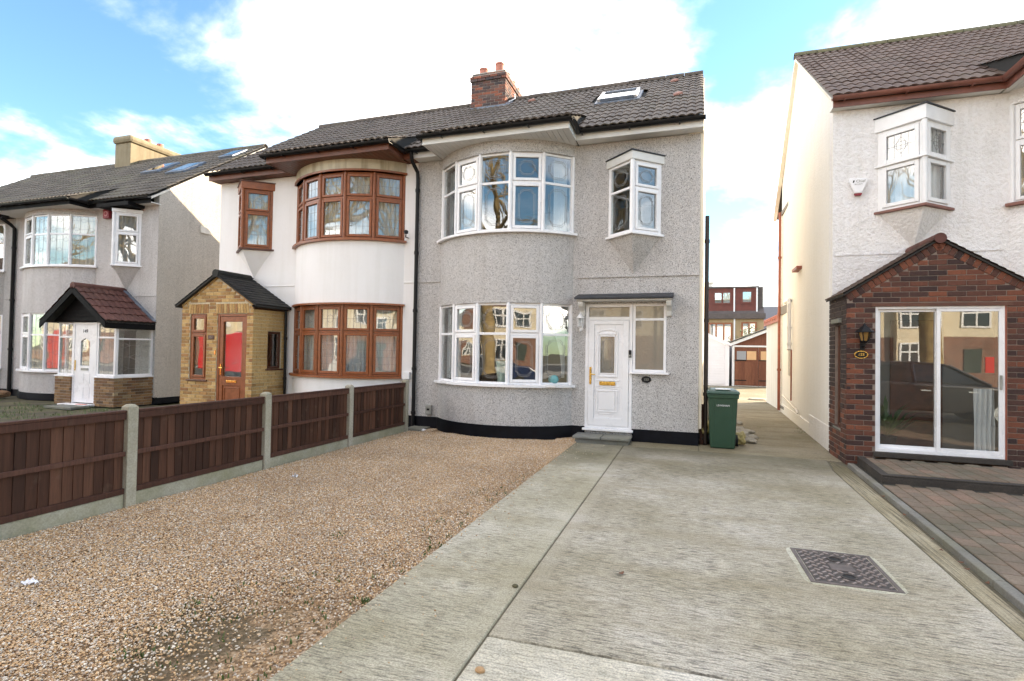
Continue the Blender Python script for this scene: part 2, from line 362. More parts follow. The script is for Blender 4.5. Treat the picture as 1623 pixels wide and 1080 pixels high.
def m_drive(name, across=True, tint=(1, 1, 1), ridge_shade=1.0, moss=.55, margins=(), damp=.8):
    # tamped concrete: ridges run across the drive (along X) or along it
    k = NT(name); g = k.n('ShaderNodeNewGeometry'); P = g.outputs['Position']
    def mp(sc):
        m = k.n('ShaderNodeMapping'); m.inputs['Scale'].default_value = sc; k.l(P, m.inputs[0]); return m.outputs[0]
    rs = (5, 40, 1) if across else (30, .55, 1)
    rd = k.noise(mp(rs), 1.9, 4, .6, .12); rd2 = k.noise(mp((rs[0]*5, rs[1]*1.5, 1)), 1.6, 4, .6, .3)
    rd3 = k.noise(mp((2.6, 11, 1) if across else (12, .3, 1)), 1.7, 4, .6, .4)
    gr = k.noise(P, 90, 4, .7); big = k.noise(P, .55, 6, .62); big2 = k.noise(mp((.35, 1.6, 1) if across else (1, 1, 1)), 1.2, 5, .6)
    base = k.ramp(big.outputs[0], [(.34, (.40, .375, .275)), (.5, (.535, .51, .42)), (.64, (.66, .645, .58))])
    sx = k.n('ShaderNodeSeparateXYZ'); k.l(P, sx.inputs[0])
    # trowelled margins beside the joints carry no tamping ridges
    mg = None
    for ex in margins:
        d0 = k.n('ShaderNodeMath', operation='SUBTRACT'); k.l(sx.outputs['X'], d0.inputs[0]); d0.inputs[1].default_value = ex
        d1 = k.n('ShaderNodeMath', operation='ABSOLUTE'); k.l(d0.outputs[0], d1.inputs[0])
        d2 = k.n('ShaderNodeMapRange'); d2.inputs['From Min'].default_value = .07; d2.inputs['From Max'].default_value = .13; k.l(d1.outputs[0], d2.inputs[0])
        if mg is None: mg = d2.outputs[0]
        else:
            mm = k.n('ShaderNodeMath', operation='MULTIPLY'); k.l(mg, mm.inputs[0]); k.l(d2.outputs[0], mm.inputs[1]); mg = mm.outputs[0]
    pat = k.noise(P, 1.7, 4, .6)
    wf = k.n('ShaderNodeMath', operation='MULTIPLY'); k.l(k.ramp(pat.outputs[0], [(.36, .7*ridge_shade), (.60, 1.0*ridge_shade)]), wf.inputs[0])
    if mg is not None: k.l(mg, wf.inputs[1])
    else: wf.inputs[1].default_value = 1
    c = k.mix(wf.outputs[0], base, k.ramp(rd.outputs[0], [(.39, .40), (.47, .84), (.53, 1.04), (.60, 1.13)]), 'MULTIPLY')  # shading of the tamping ridges put into the colour, grooves darkened
    c = k.mix(.22, c, k.ramp(rd3.outputs[0], [(.38, .50), (.50, 1.0), (.62, 1.15)]), 'MULTIPLY')
    c = k.mix(.45, c, k.ramp(rd2.outputs[0], [(.38, .50), (.50, 1.02), (.6, 1.1)]), 'MULTIPLY')
    c = k.mix(k.ramp(big2.outputs[0], [(.47, 0.0), (.70, moss)]), c, (.33, .29, .185), 'MIX')
    c = k.mix(.5, c, k.ramp(gr.outputs[0], [(.40, .48), (.50, 1.0), (.62, 1.25)]), 'MULTIPLY')
    # damp dark algae close to the house
    sy = k.n('ShaderNodeSeparateXYZ'); k.l(P, sy.inputs[0])
    nn = k.noise(P, 1.0, 5, .6); ad = k.n('ShaderNodeMath', operation='MULTIPLY_ADD'); ad.inputs[1].default_value = 3.0; k.l(nn.outputs[0], ad.inputs[0]); k.l(sy.outputs['Y'], ad.inputs[2])
    mr = k.n('ShaderNodeMapRange'); mr.inputs['From Min'].default_value = 8.2; mr.inputs['From Max'].default_value = 11.0; mr.inputs['To Max'].default_value = damp; k.l(ad.outputs[0], mr.inputs[0])
    c = k.mix(mr.outputs[0], c, (.095, .092, .055))
    c = k.mix(1.0, c, tint, 'MULTIPLY')
    h = k.mix(.5, rd.outputs[0], rd2.outputs[0]); h = k.mix(.3, h, gr.outputs[0])
    k.bsdf(c, .86, h, .9, .022, .3); return k.m
M['drive'] = m_drive('tamped_concrete', True, (.88, .83, .79), margins=(-1.05, 1.85)); M['path'] = m_drive('tamped_path_concrete', True, (.90, .86, .79), .8, .4, (-1.09,))
M['apron'] = m_drive('pale_apron_concrete', True, (1.16, 1.12, 1.10), .6, .1); M['channel'] = m_drive('brushed_channel_concrete', False, (.74, .67, .55), 1.0, .45)
M['alley'] = m_drive('old_alley_concrete', True, (.62, .56, .47), .5, .75, (), .25)
M['joint'] = simple('damp_joint_soil', (.12, .105, .07), .95, .4, 20, .4, 60)
def m_paver():
    k = NT('block_paver'); oi = k.n('ShaderNodeObjectInfo'); g = k.n('ShaderNodeNewGeometry')
    c = k.ramp(oi.outputs['Random'], [(0, (.185, .148, .113)), (.35, (.225, .16, .12)), (.7, (.265, .175, .128)), (1, (.21, .178, .135))])
    n1 = k.noise(g.outputs['Position'], 60, 4, .7); n2 = k.noise(g.outputs['Position'], 1.2, 5, .65)
    c = k.mix(.6, c, k.ramp(n1.outputs[0], [(.3, .5), (.7, 1.25)]), 'MULTIPLY')
    c = k.mix(k.ramp(n2.outputs[0], [(.42, 0.0), (.62, .6)]), c, (.085, .085, .055))
    sy = k.n('ShaderNodeSeparateXYZ'); k.l(g.outputs['Position'], sy.inputs[0])
    k.bsdf(c, .85, n1.outputs[0], .4, .006, .3); return k.m
M['paver'] = m_paver()
def m_stone():
    k = NT('gravel_stone'); oi = k.n('ShaderNodeObjectInfo'); g = k.n('ShaderNodeNewGeometry')
    c = k.ramp(oi.outputs['Random'], [(0, (.24, .14, .08)), (.16, (.52, .325, .165)), (.34, (.69, .47, .26)), (.48, (.44, .27, .15)), (.62, (.74, .58, .40)), (.74, (.40, .33, .265)), (.86, (.62, .54, .46)), (1, (.86, .79, .68))])
    n1 = k.noise(g.outputs['Position'], 150, 2, .5); n2 = k.noise(g.outputs['Position'], .8, 4, .6)
    c = k.mix(.4, c, k.ramp(n1.outputs[0], [(.3, .6), (.7, 1.15)]), 'MULTIPLY')
    c = k.mix(.5, c, k.ramp(n2.outputs[0], [(.40, (.77, .71, .64)), (.6, (1.09, 1.04, .96))]), 'MULTIPLY')
    k.bsdf(c, .6, None, 0, 0, .4); return k.m
M['stone'] = m_stone()
def m_gravelbase():
    k = NT('gravel_bed'); v = k.coord(); vo = k.n('ShaderNodeTexVoronoi'); vo.inputs['Scale'].default_value = 60; k.l(v, vo.inputs['Vector'])
    sp = k.n('ShaderNodeSeparateColor'); k.l(vo.outputs['Color'], sp.inputs[0])
    c = k.ramp(sp.outputs[0], [(0, (.13, .085, .05)), (.4, (.27, .175, .10)), (.8, (.42, .28, .165)), (1, (.5, .4, .3))])
    n2 = k.noise(v, 1.5, 5, .6); c = k.mix(k.ramp(n2.outputs[0], [(.55, 0.0), (.7, .5)]), c, (.09, .075, .042))
    # bare damp earth patch where the shingle has worn away by the path
    g_ = k.n('ShaderNodeNewGeometry'); ds = k.n('ShaderNodeVectorMath', operation='DISTANCE'); mp_ = k.n('ShaderNodeMapping'); mp_.inputs['Scale'].default_value = (1, .55, 1); k.l(g_.outputs['Position'], mp_.inputs[0]); k.l(mp_.outputs[0], ds.inputs[0]); ds.inputs[1].default_value = (-2.5, 1.22, 0)
    nn = k.noise(v, 2.2, 5, .65); ad = k.n('ShaderNodeMath', operation='MULTIPLY_ADD'); ad.inputs[1].default_value = 1.3; k.l(nn.outputs[0], ad.inputs[0]); k.l(ds.outputs['Value'], ad.inputs[2])
    c = k.mix(k.ramp(ad.outputs[0], [(.84, .7), (1.0, 0.0)]), c, (.085, .068, .04))
    k.bsdf(c, .9, vo.outputs['Distance'], .6, .01, .2); return k.m
M['gravelbase'] = m_gravelbase()
M['grass'] = simple('weed_leaf', (.075, .125, .028), .6, .4, 8)
M['leafgreen'] = simple('shrub_leaf', (.06, .11, .03), .6, .5, 5)
M['deadleaf'] = simple('dead_leaf', (.16, .065, .03), .7, .4, 9)
M['paper'] = simple('paper', (.75, .75, .78), .8, .06, 9)
M['lug'] = simple('polished_cast_iron', (.30, .25, .23), .5, .25, 14, .2, 60, metal=.3)
M['iron'] = simple('worn_cast_iron', (.075, .062, .056), .6, .3, 14, .3, 60, metal=.25)
M['ironframe'] = simple('rusty_cast_iron_frame', (.13, .105, .095), .7, .35, 14, .3, 60)
M['bingreen'] = simple('green_bin_plastic', (.020, .062, .036), .42, .12, 5, .08, 90)
M['binlid'] = simple('green_lid_plastic', (.030, .075, .055), .38, .15, 5, .05, 90)
M['rubber'] = simple('black_rubber', (.012, .012, .012), .8, .2, 9)
M['bag'] = simple('dirty_yellow_bag', (.46, .38, .16), .5, .4, 6)
M['bagdark'] = simple('dark_bag', (.03, .03, .032), .35, .3, 6)
M['garagewhite'] = simple('white_cladding', (.82, .80, .83), .45, .05, 2)
M['roofdark'] = simple('roof_underlay', (.03, .028, .026), .9, .2, 3)
M['rearwall'] = m_render('buff_rear_render', (.40, .29, .17), .2, 20, .3, .01)
M['dormer'] = simple('red_hung_tiles', (.15, .045, .035), .8, .3, 3, .3, 8)
M['rearroof'] = simple('rear_roof_tiles', (.10, .08, .075), .8, .3, 3)
M['pane_sky'] = m_glass('far_window_glass', f0=.25, wav=.0)
M['rearint'] = simple('far_room_interior', (.30, .31, .33), .9, .1, 2)
M['peach'] = simple('peach_board', (.62, .38, .20), .8, .1, 3)
# ------------------------------------------------------------------ building kit
def arcpts(xl, xr, s, Y, n, off=0.0):
    c = (xr-xl)/2; Rr = (c*c+s*s)/(2*s); a = math.asin(min(1, c/Rr)); cx = (xl+xr)/2; cy = Y-s+Rr
    return [Vector((cx+(Rr+off)*math.sin(t), cy-(Rr+off)*math.cos(t), 0)) for t in [-a+2*a*i/n for i in range(n+1)]]
def arcwall(mb, xl, xr, s, Y, z0, z1, thick=.14, seg=28, off=0.0):
    o = arcpts(xl, xr, s, Y, seg, off); i_ = arcpts(xl, xr, s, Y, seg, off-thick)
    vs = [(p.x, p.y, z) for z in (z0, z1) for p in o+i_]; n = seg+1; m = 2*n; fs = []
    for k in range(seg):
        fs += [(k, k+1, m+k+1, m+k), (n+k+1, n+k, m+n+k, m+n+k+1), (m+k, m+k+1, m+n+k+1, m+n+k), (k+1, k, n+k, n+k+1)]
    fs += [(0, m, m+n, n), (seg, n+seg, m+n+seg, m+seg)]
    mb.add(vs, fs); return mb
def arcslab(mb, xl, xr, s, Y, z0, z1, seg=20, off=0.0):
    o = arcpts(xl, xr, s, Y, seg, off)
    mb.prism([(p.x, p.y, z0) for p in o], (0, 0, z1-z0)); return mb
def holed_wall(mb, x0, x1, z0, z1, y, th, holes, M_=None):
    """wall in the XZ plane, outer face at y, inner at y+th, rectangular holes (xa, xb, za, zb)"""
    xs = sorted({x0, x1, *[h[0] for h in holes], *[h[1] for h in holes]}); zs = sorted({z0, z1, *[h[2] for h in holes], *[h[3] for h in holes]})
    xs = [x for x in xs if x0-1e-6 <= x <= x1+1e-6]; zs = [z for z in zs if z0-1e-6 <= z <= z1+1e-6]
    def solid(i, j):
        if not (0 <= i < len(xs)-1 and 0 <= j < len(zs)-1): return False
        cx, cz = (xs[i]+xs[i+1])/2, (zs[j]+zs[j+1])/2
        return not any(h[0] < cx < h[1] and h[2] < cz < h[3] for h in holes)
    T = (lambda p: tuple(M_ @ Vector(p))) if M_ is not None else (lambda p: p)
    for i in range(len(xs)-1):
        for j in range(len(zs)-1):
            if not solid(i, j): continue
            a, b, c, d = xs[i], xs[i+1], zs[j], zs[j+1]
            q = [T((a, y, c)), T((b, y, c)), T((b, y, d)), T((a, y, d)), T((a, y+th, c)), T((b, y+th, c)), T((b, y+th, d)), T((a, y+th, d))]
            fs = [(0, 1, 2, 3), (5, 4, 7, 6)]
            if not solid(i-1, j): fs.append((4, 0, 3, 7))
            if not solid(i+1, j): fs.append((1, 5, 6, 2))
            if not solid(i, j-1): fs.append((4, 5, 1, 0))
            if not solid(i, j+1): fs.append((3, 2, 6, 7))
            mb.add(q, fs)
    return mb

def leading(parent, Mt, a0, a1, b0, b1, style, c=.006, w=.0055):
    mb = MB(); W, H = a1-a0, b1-b0
    def seg(p, q, w_=w):
        d = Vector((q[0]-p[0], q[1]-p[1])); L = d.length
        if L < 1e-4: return
        d /= L; nx, ny = -d.y*w_/2, d.x*w_/2
        P = [(p[0]+nx, p[1]+ny), (p[0]-nx, p[1]-ny), (q[0]-nx, q[1]-ny), (q[0]+nx, q[1]+ny)]
        mb.add([tuple(Mt @ Vector((x, y, c+dz))) for dz in (0, .004) for x, y in P], [(0,3,2,1),(4,5,6,7),(0,1,5,4),(1,2,6,5),(2,3,7,6),(3,0,4,7)])
    def poly(pts):
        for i in range(len(pts)): seg(pts[i], pts[(i+1) % len(pts)])
    if style == 'oct':
        for ins, k in ((.10, .26), (.145, .20)):
            i0 = W*ins*1.35; x0, x1, y0, y1 = a0+i0, a1-i0, b0+i0, b1-i0; q = W*k*.75
            poly([(x0, y0+q), (x0+q*.45, y0+q), (x0+q*.45, y0+q*.45), (x0+q, y0), (x1-q, y0), (x1-q*.45, y0+q*.45), (x1-q*.45, y0+q), (x1, y0+q),
                  (x1, y1-q), (x1-q*.45, y1-q), (x1-q*.45, y1-q*.45), (x1-q, y1), (x0+q, y1), (x0+q*.45, y1-q*.45), (x0+q*.45, y1-q), (x0, y1-q)] if ins < .12 else
                 [(x0, y0+q), (x0+q, y0), (x1-q, y0), (x1, y0+q), (x1, y1-q), (x1-q, y1), (x0+q, y1), (x0, y1-q)])
    elif style.startswith('grid'):
        nx, ny = int(style[4]), int(style[5])
        for i in range(1, nx): seg((a0+W*i/nx, b0), (a0+W*i/nx, b1))
        for j in range(1, ny): seg((a0, b0+H*j/ny), (a1, b0+H*j/ny))
        if style.endswith('m'):
            cx, cy, r = (a0+a1)/2, (b0+b1)/2, min(W, H)*.26
            poly([(cx-r, cy), (cx, cy+r*1.4), (cx+r, cy), (cx, cy-r*1.4)]); r *= .6; poly([(cx-r, cy-r), (cx+r, cy-r), (cx+r, cy+r), (cx-r, cy+r)])
        if style.endswith('c'):
            cx, cy, r = (a0+a1)/2, (b0+b1)/2, min(W, H)*.2
            poly([(cx+r*math.cos(t*math.pi/6), cy+r*math.sin(t*math.pi/6)) for t in range(12)])
    elif style == 'hex':
        for i in (1, 2): seg((a0+W*i/3, b0), (a0+W*i/3, b1))
        n = max(1, round(H/.32))
        for j in range(n):
            y = b0+H*(j+.5)/n; q = W/3; e = H/n*.22
            for t in (0, 1, 2):
                if (t+j) % 2 == 0:
                    x = a0+W*t/3; seg((x, y), (x+q/2, y+e)); seg((x+q/2, y+e), (x+q, y)); seg((x, y), (x+q/2, y-e)); seg((x+q/2, y-e), (x+q, y))
                else: seg((a0+W*t/3, y), (a0+W*(t+1)/3, y))
    if mb.v: mb.build('leading', M['lead'], parent)

def curtain(parent, Mt, a0, a1, b0, b1, c, mat='curtain', folds=9, amp=.022, shape=None):
    n = max(8, int(folds*6)); vs = []; fs = []
    rows = 8
    for j in range(rows+1):
        t = j/rows; b = b0+(b1-b0)*t
        e0, e1 = (a0, a1) if shape is None else shape(t, a0, a1)
        for i in range(n+1):
            u = i/n; vs.append(tuple(Mt @ Vector((e0+(e1-e0)*u, b, c+amp*math.sin(u*folds*2*math.pi+.7*math.sin(5*t))))))
    for j in range(rows):
        for i in range(n): fs.append((j*(n+1)+i, j*(n+1)+i+1, (j+1)*(n+1)+i+1, (j+1)*(n+1)+i))
    mb = MB(); mb.add(vs, fs)
    return mb.build('curtain', M[mat], parent, smooth=True)

def light_fill(parent, Mt, a0, a1, b0, b1, casement, mat, lead='', sw=.05, glass='glass', proud=.018):
    """one light of a window: optional opening sash, the pane and its leading"""
    if casement:
        g = .003; x0, x1, y0, y1 = a0+g, a1-g, b0+g, b1-g; mb = MB()
        for (p, q, r_, s_) in ((x0, x0+sw, y0, y1), (x1-sw, x1, y0, y1), (x0+sw, x1-sw, y0, y0+sw), (x0+sw, x1-sw, y1-sw, y1)):
            lbox(mb, Mt, p, q, r_, s_, -.03, proud)
        mb.build('casement', mat, parent, bevel=.006)
        a0, a1, b0, b1 = x0+sw, x1-sw, y0+sw, y1-sw
    mb = MB(); lbox(mb, Mt, a0-.004, a1+.004, b0-.004, b1+.004, -.022, -.016); mb.build('pane', M[glass], parent)
    if lead: leading(parent, Mt, a0, a1, b0, b1, lead, c=-.015)

def window(root, name, p, ux, n, w, h, mat, lights, ft=.05, depth=.07, sill=True, lead='', glass='glass', cur=None, sillmat=None, sw=.05):
    """flat window: lights = [(a0, a1, b0, b1, casement, lead)] in fractions of the opening inside the frame"""
    Mt = frame_at(p, ux, n); mb = MB()
    lbox(mb, Mt, 0, ft, 0, h, -depth, 0); lbox(mb, Mt, w-ft, w, 0, h, -depth, 0)
    lbox(mb, Mt, ft, w-ft, 0, ft, -depth, 0); lbox(mb, Mt, ft, w-ft, h-ft, h, -depth, 0)
    W, H = w-2*ft, h-2*ft; bw = .045
    xs = sorted({round(l[0], 4) for l in lights if l[0] > 0}); zs = sorted({(round(l[2], 4), l[0], l[1]) for l in lights if l[2] > 0})
    for x in xs: lbox(mb, Mt, ft+W*x-bw/2, ft+W*x+bw/2, ft, h-ft, -depth+.005, -.002)
    for z, xa, xb in zs: lbox(mb, Mt, ft+W*xa+(bw/2 if xa > 0 else 0), ft+W*xb-(bw/2 if xb < 1 else 0), ft+H*z-bw/2, ft+H*z+bw/2, -depth+.005, -.004)
    fr = mb.build(name, mat, root, bevel=.005)
    for (xa, xb, za, zb, cas, ld) in lights:
        a0 = ft+W*xa+(bw/2 if xa > 0 else 0); a1 = ft+W*xb-(bw/2 if xb < 1 else 0); b0 = ft+H*za+(bw/2 if za > 0 else 0); b1 = ft+H*zb-(bw/2 if zb < 1 else 0)
        light_fill(fr, Mt, a0, a1, b0, b1, cas, mat, ld, glass=glass, sw=sw)
    if sill:
        mb = MB(); lbox(mb, Mt, -.05, w+.05, -.035, -.001, -depth, .06); mb.build('sill', sillmat or mat, fr, bevel=.006)
    if cur: curtain(fr, Mt, ft, w-ft, ft, h-ft, -.14, cur, folds=max(4, int(w*11)))
    return fr

def bay_window(root, arc, z0, z1, mat, facets, sillarc, trans=.62, ft=.042, lead=None, cur=None, sillmat=None, head=None):
    """facets: per facet (upper casement?, lower casement?)"""
    mb = MB(); H = z1-z0; lights = []; n = len(arc)-1
    for p in arc: mb.lathe([(.034, z0), (.034, z1)], (p.x, p.y, 0), 8)
    for i in range(n):
        p, q = arc[i], arc[i+1]; ux = (q-p).normalized(); nn = Vector((ux.y, -ux.x, 0)); w = (q-p).length
        Mt = frame_at((p.x, p.y, z0), ux, nn)
        lbox(mb, Mt, .012, ft, 0, H, -.06, 0); lbox(mb, Mt, w-ft, w-.012, 0, H, -.06, 0)
        lbox(mb, Mt, ft, w-ft, 0, ft, -.06, -.001); lbox(mb, Mt, ft, w-ft, H-ft, H, -.06, -.001)
        lbox(mb, Mt, ft, w-ft, H*trans-.024, H*trans+.024, -.055, -.003)
        lights.append((Mt, ft, w-ft, ft, H*trans-.024, facets[i][1])); lights.append((Mt, ft, w-ft, H*trans+.024, H-ft, facets[i][0]))
    fr = mb.build('bay_window', mat, root, bevel=.005)
    for i, (Mt, a0, a1, b0, b1, cas) in enumerate(lights):
        light_fill(fr, Mt, a0, a1, b0, b1, cas, mat, (lead[i % 2] if lead else ''))
    xl, xr, s, Y = sillarc
    mb = MB(); arcwall(mb, xl-.03, xr+.03, s+.01, Y, z0-.045, z0-.001, .22, 28, .065); mb.build('sill', sillmat or mat, fr)
    if head: mb = MB(); arcwall(mb, xl-.02, xr+.02, s+.01, Y, z1+.001, z1+.04, .2, 28, .05); mb.build('head_trim', head, fr)
    for i, k in enumerate(cur or []):
        if not k: continue
        Mt, a0, a1 = lights[2*i][0], lights[2*i][1], lights[2*i][2]
        curtain(fr, Mt, a0-.03, a1+.03, .05, H-.04, -.16, k, folds=6)
    return fr

TILE = {}
def tile_mesh(key, mat, w=.30, L=.43, roll=.024, rolls=2, lip=.019):
    if key in TILE: return TILE[key]
    n = 6*rolls; vs = []; fs = []
    prof = []
    for i in range(n+1):
        u = i/n; ph = (u*rolls) % 1.0
        prof.append((u*w, roll*(max(0, math.sin(math.pi*ph))**1.3)))
    for (y, dz) in ((0, lip), (L, 0)): vs += [(x, y, z+dz) for x, z in prof]
    vs += [(x, 0.002, z-.004) for x, z in prof]
    m = n+1
    for i in range(n): fs += [(i, i+1, m+i+1, m+i), (2*m+i, 2*m+i+1, i+1, i)]
    mb = MB(); mb.add(vs, fs); me = bpy.data.meshes.new('tile'); me.from_pydata(vs, [], fs); me.materials.append(mat); me.update()
    TILE[key] = me; return me
def lay_tiles(roof, key, mat, xl, xr, ye, ze, yr, zr, gauge=.335, w=.30, skip=None, xrf=None, xlf=None, jit=.007, rows=None, **kw):
    """tiles on a slope rising from the eave line (ye, ze) to (yr, zr); xl/xr may vary with y through xlf/xrf"""
    me = tile_mesh(key, mat, **kw); L = math.hypot(yr-ye, zr-ze); n = rows or max(1, int(round(L/gauge))); g = L/n
    cy, sz = (yr-ye)/L, (zr-ze)/L; rot = Matrix(((1, 0, 0), (0, cy, -sz), (0, sz, cy))).to_4x4(); out = 0
    for r_ in range(n):
        y, z = ye+cy*g*r_, ze+sz*g*r_; a = xlf(y) if xlf else xl; b = xrf(y) if xrf else xr
        nc = max(1, int(round((xr-xl)/w))); tw = (b-a)/nc
        for c in range(nc):
            x = a+tw*c
            if skip and skip(x+tw/2, y+cy*g*.5): continue
            m = Matrix.Translation((x, y, z)) @ rot @ Matrix.Rotation(rnd.uniform(-jit, jit)*2, 4, 'Z') @ Matrix.Rotation(rnd.uniform(-jit, jit)*2, 4, 'X') @ Matrix.Diagonal((tw/w*1.002, min(1, (g+.09)/kw.get('L', .43)), 1, 1))
            link('tile', me, roof, m); out += 1
    return out
def ridge_tiles(roof, x0, x1, y, z, mat, r=.11, L=.45):
    n = max(1, int(round((x1-x0)/L))); l = (x1-x0)/n; mb = MB(); vs = []; fs = []; k = 8
    for (x, rr) in ((0, r), (l*.98, r), (l*.98, r-.018), (0, r-.018)):
        for i in range(k+1):
            a = math.pi*(-.08+1.16*i/k); vs.append((x, rr*math.cos(a), rr*math.sin(a)*.85))
    m = k+1
    for a in range(4):
        for i in range(k): fs.append((a*m+i, a*m+i+1, ((a+1) % 4)*m+i+1, ((a+1) % 4)*m+i))
    mb.add(vs, fs); me = mb.mesh('ridge_tile', mat)
    for i in range(n): link('ridge_tile', me, roof, Matrix.Translation((x0+l*i, y, z+rnd.uniform(-.006, .006))))

def gutter_x(mb, x0, x1, y, z, r=.06):
    k = 8; pr = [(r*math.cos(math.pi+math.pi*i/k), r*math.sin(math.pi+math.pi*i/k)) for i in range(k+1)]
    pr += [((r-.008)*math.cos(2*math.pi-math.pi*i/k), (r-.008)*math.sin(2*math.pi-math.pi*i/k)) for i in range(k+1)]
    mb.prism([(x0, y+a, z+b) for a, b in pr], (x1-x0, 0, 0))
def gutter_y(mb, y0, y1, x, z, r=.06):
    k = 8; pr = [(r*math.cos(math.pi+math.pi*i/k), r*math.sin(math.pi+math.pi*i/k)) for i in range(k+1)]
    pr += [((r-.008)*math.cos(2*math.pi-math.pi*i/k), (r-.008)*math.sin(2*math.pi-math.pi*i/k)) for i in range(k+1)]
    mb.prism([(x+a, y0, z+b) for a, b in pr], (0, y1-y0, 0))

BR = {}
def brick_mesh(key, mat, l=.215, h=.065, d=.05, ch=.004):
    if key in BR: return BR[key]
    bm = bmesh.new(); bmesh.ops.create_cube(bm, size=1)
    for v in bm.verts: v.co = (v.co.x*l, v.co.y*d, v.co.z*h)
    bmesh.ops.bevel(bm, geom=[e for e in bm.edges if abs((e.verts[0].co.y+e.verts[1].co.y)/2) < .2 and min(e.verts[0].co.y, e.verts[1].co.y) < 0], offset=ch, segments=1, affect='EDGES')
    me = bpy.data.meshes.new('brick'); bm.to_mesh(me); bm.free(); me.materials.append(mat); BR[key] = me; return me
def lay_bricks(parent, key, mat, Mt, W, H, holes=(), top=None, course=.075, bl=.225, budget=None, phase=0, stuffname='brick_courses', gap=.010):
    """stretcher bond in the local plane a (along) / b (up), outer face at c = 0; bricks past the budget go into one stuff mesh"""
    me = brick_mesh(key, mat, .215, .065, .05); rest = MB(); n = int(round(H/course)); ch = H/n
    for j in range(n):
        b0 = j*ch+gap/2; b1 = (j+1)*ch-gap/2; bm_ = (b0+b1)/2
        lo, hi = 0, W
        if top:
            lo, hi = top(bm_)
            if hi-lo < .05: continue
        spans = [(lo, hi)]
        for h in holes:
            if h[2] < bm_ < h[3]:
                ns = []
                for s0, s1 in spans:
                    if h[1] <= s0 or h[0] >= s1: ns.append((s0, s1))
                    else:
                        if h[0] > s0: ns.append((s0, h[0]))
                        if h[1] < s1: ns.append((h[1], s1))
                spans = ns
        x = -bl*(.5 if (j+phase) % 2 else 0)
        while x < W:
            a0, a1 = x+gap/2, x+bl-gap/2
            for s0, s1 in spans:
                p, q = max(a0, s0+.002), min(a1, s1-.002)
                if q-p < .03: continue
                m = Mt @ Matrix(((1, 0, 0, (p+q)/2), (0, 0, 1, bm_), (0, -1, 0, -.025+rnd.uniform(-.0025, .0025)), (0, 0, 0, 1))) @ Matrix.Rotation(rnd.uniform(-.006, .006), 4, 'Y') @ Matrix.Diagonal(((q-p)/.215, 1, (b1-b0)/.065, 1))
                if budget is None or budget[0] > 0:
                    link('brick', me, parent, m)
                    if budget is not None: budget[0] -= 1
                else:
                    rest.box(-.1075, .1075, -.025, .025, -.0325, .0325, m)
            x += bl
    if rest.v: tag(rest.build(stuffname, mat, parent), kind='stuff')

def oriel(root, xc, hw, d, yf, z0, z1, mat, headmat, capmat, lead, wallmat, sillmat=None, cur=None, cas=(True, True), cz=.62, corb=.72, headh=.14, sw=.045):
    A, P, B = Vector((xc-hw, yf, 0)), Vector((xc, yf-d, 0)), Vector((xc+hw, yf, 0)); H = z1-z0; ft = .045; mb = MB(); Ls = []
    mb.lathe([(.04, z0), (.04, z1)], (P.x, P.y, 0), 8)
    for i, (p, q) in enumerate(((A, P), (P, B))):
        ux = (q-p).normalized(); nn = Vector((ux.y, -ux.x, 0)); w = (q-p).length; Mt = frame_at((p.x, p.y, z0), ux, nn)
        e0, e1 = (.0, .02) if i == 0 else (.02, .0); jf = ft+.02
        lbox(mb, Mt, e0, jf, 0, H, -.06, 0); lbox(mb, Mt, w-jf, w-e1, 0, H, -.06, 0)
        lbox(mb, Mt, jf, w-jf, 0, ft, -.06, -.001); lbox(mb, Mt, jf, w-jf, H-ft, H, -.06, -.001); lbox(mb, Mt, jf, w-jf, H*cz-.022, H*cz+.022, -.055, -.003)
        Ls += [(Mt, jf, w-jf, ft, H*cz-.022, cas[i]), (Mt, jf, w-jf, H*cz+.022, H-ft, cas[i])]
    fr = mb.build('oriel_window', mat, root, bevel=.005)
    for i, (Mt, a0, a1, b0, b1, c_) in enumerate(Ls): light_fill(fr, Mt, a0, a1, b0, b1, c_, mat, lead[i % 2], sw=sw)
    def tri(k, zz): 
        e = hw+k; return [(xc-e, yf+.001, zz), (xc, yf-d-k*1.25, zz), (xc+e, yf+.001, zz)]
    MB().prism(tri(.05, z1+.001), (0, 0, headh)).build('head_board', headmat, fr, bevel=.006)
    MB().prism(tri(.072, z1+headh+.002), (0, 0, .020)).build('lead_cap', capmat, fr)
    MB().prism(tri(.06, z0-.042), (0, 0, .041)).build('sill', sillmat or mat, fr, bevel=.005)
    mb = MB(); t = tri(-.01, z0-.043); mb.add(t+[(xc, yf+.002, z0-corb), (xc-.05, yf+.002, z0-corb+.08), (xc+.05, yf+.002, z0-corb+.08)], [(0, 1, 4), (1, 3, 4), (1, 5, 3), (1, 2, 5), (0, 2, 1)])
    mb.build('corbel', wallmat, root)
    if cur:
        for k in (0, 2): curtain(fr, Ls[k][0], Ls[k][1], Ls[k][2], .05, H-.04, -.12, cur, folds=4)
    return fr
def oriel_hole(xc, hw, z0, z1): return (xc-hw+.03, xc+hw-.03, z0+.02, z1-.02)

def pipe(root, pts, r, mat, name='downpipe', collars=()):
    o = MB().tube(pts, r, 12).build(name, mat, root, sharp=40)
    for c in collars:
        MB().tube([(c[0], c[1], c[2]-.03), (c[0], c[1], c[2]+.03)], r*1.28, 12).build('collar', mat, o, sharp=40)
    return o

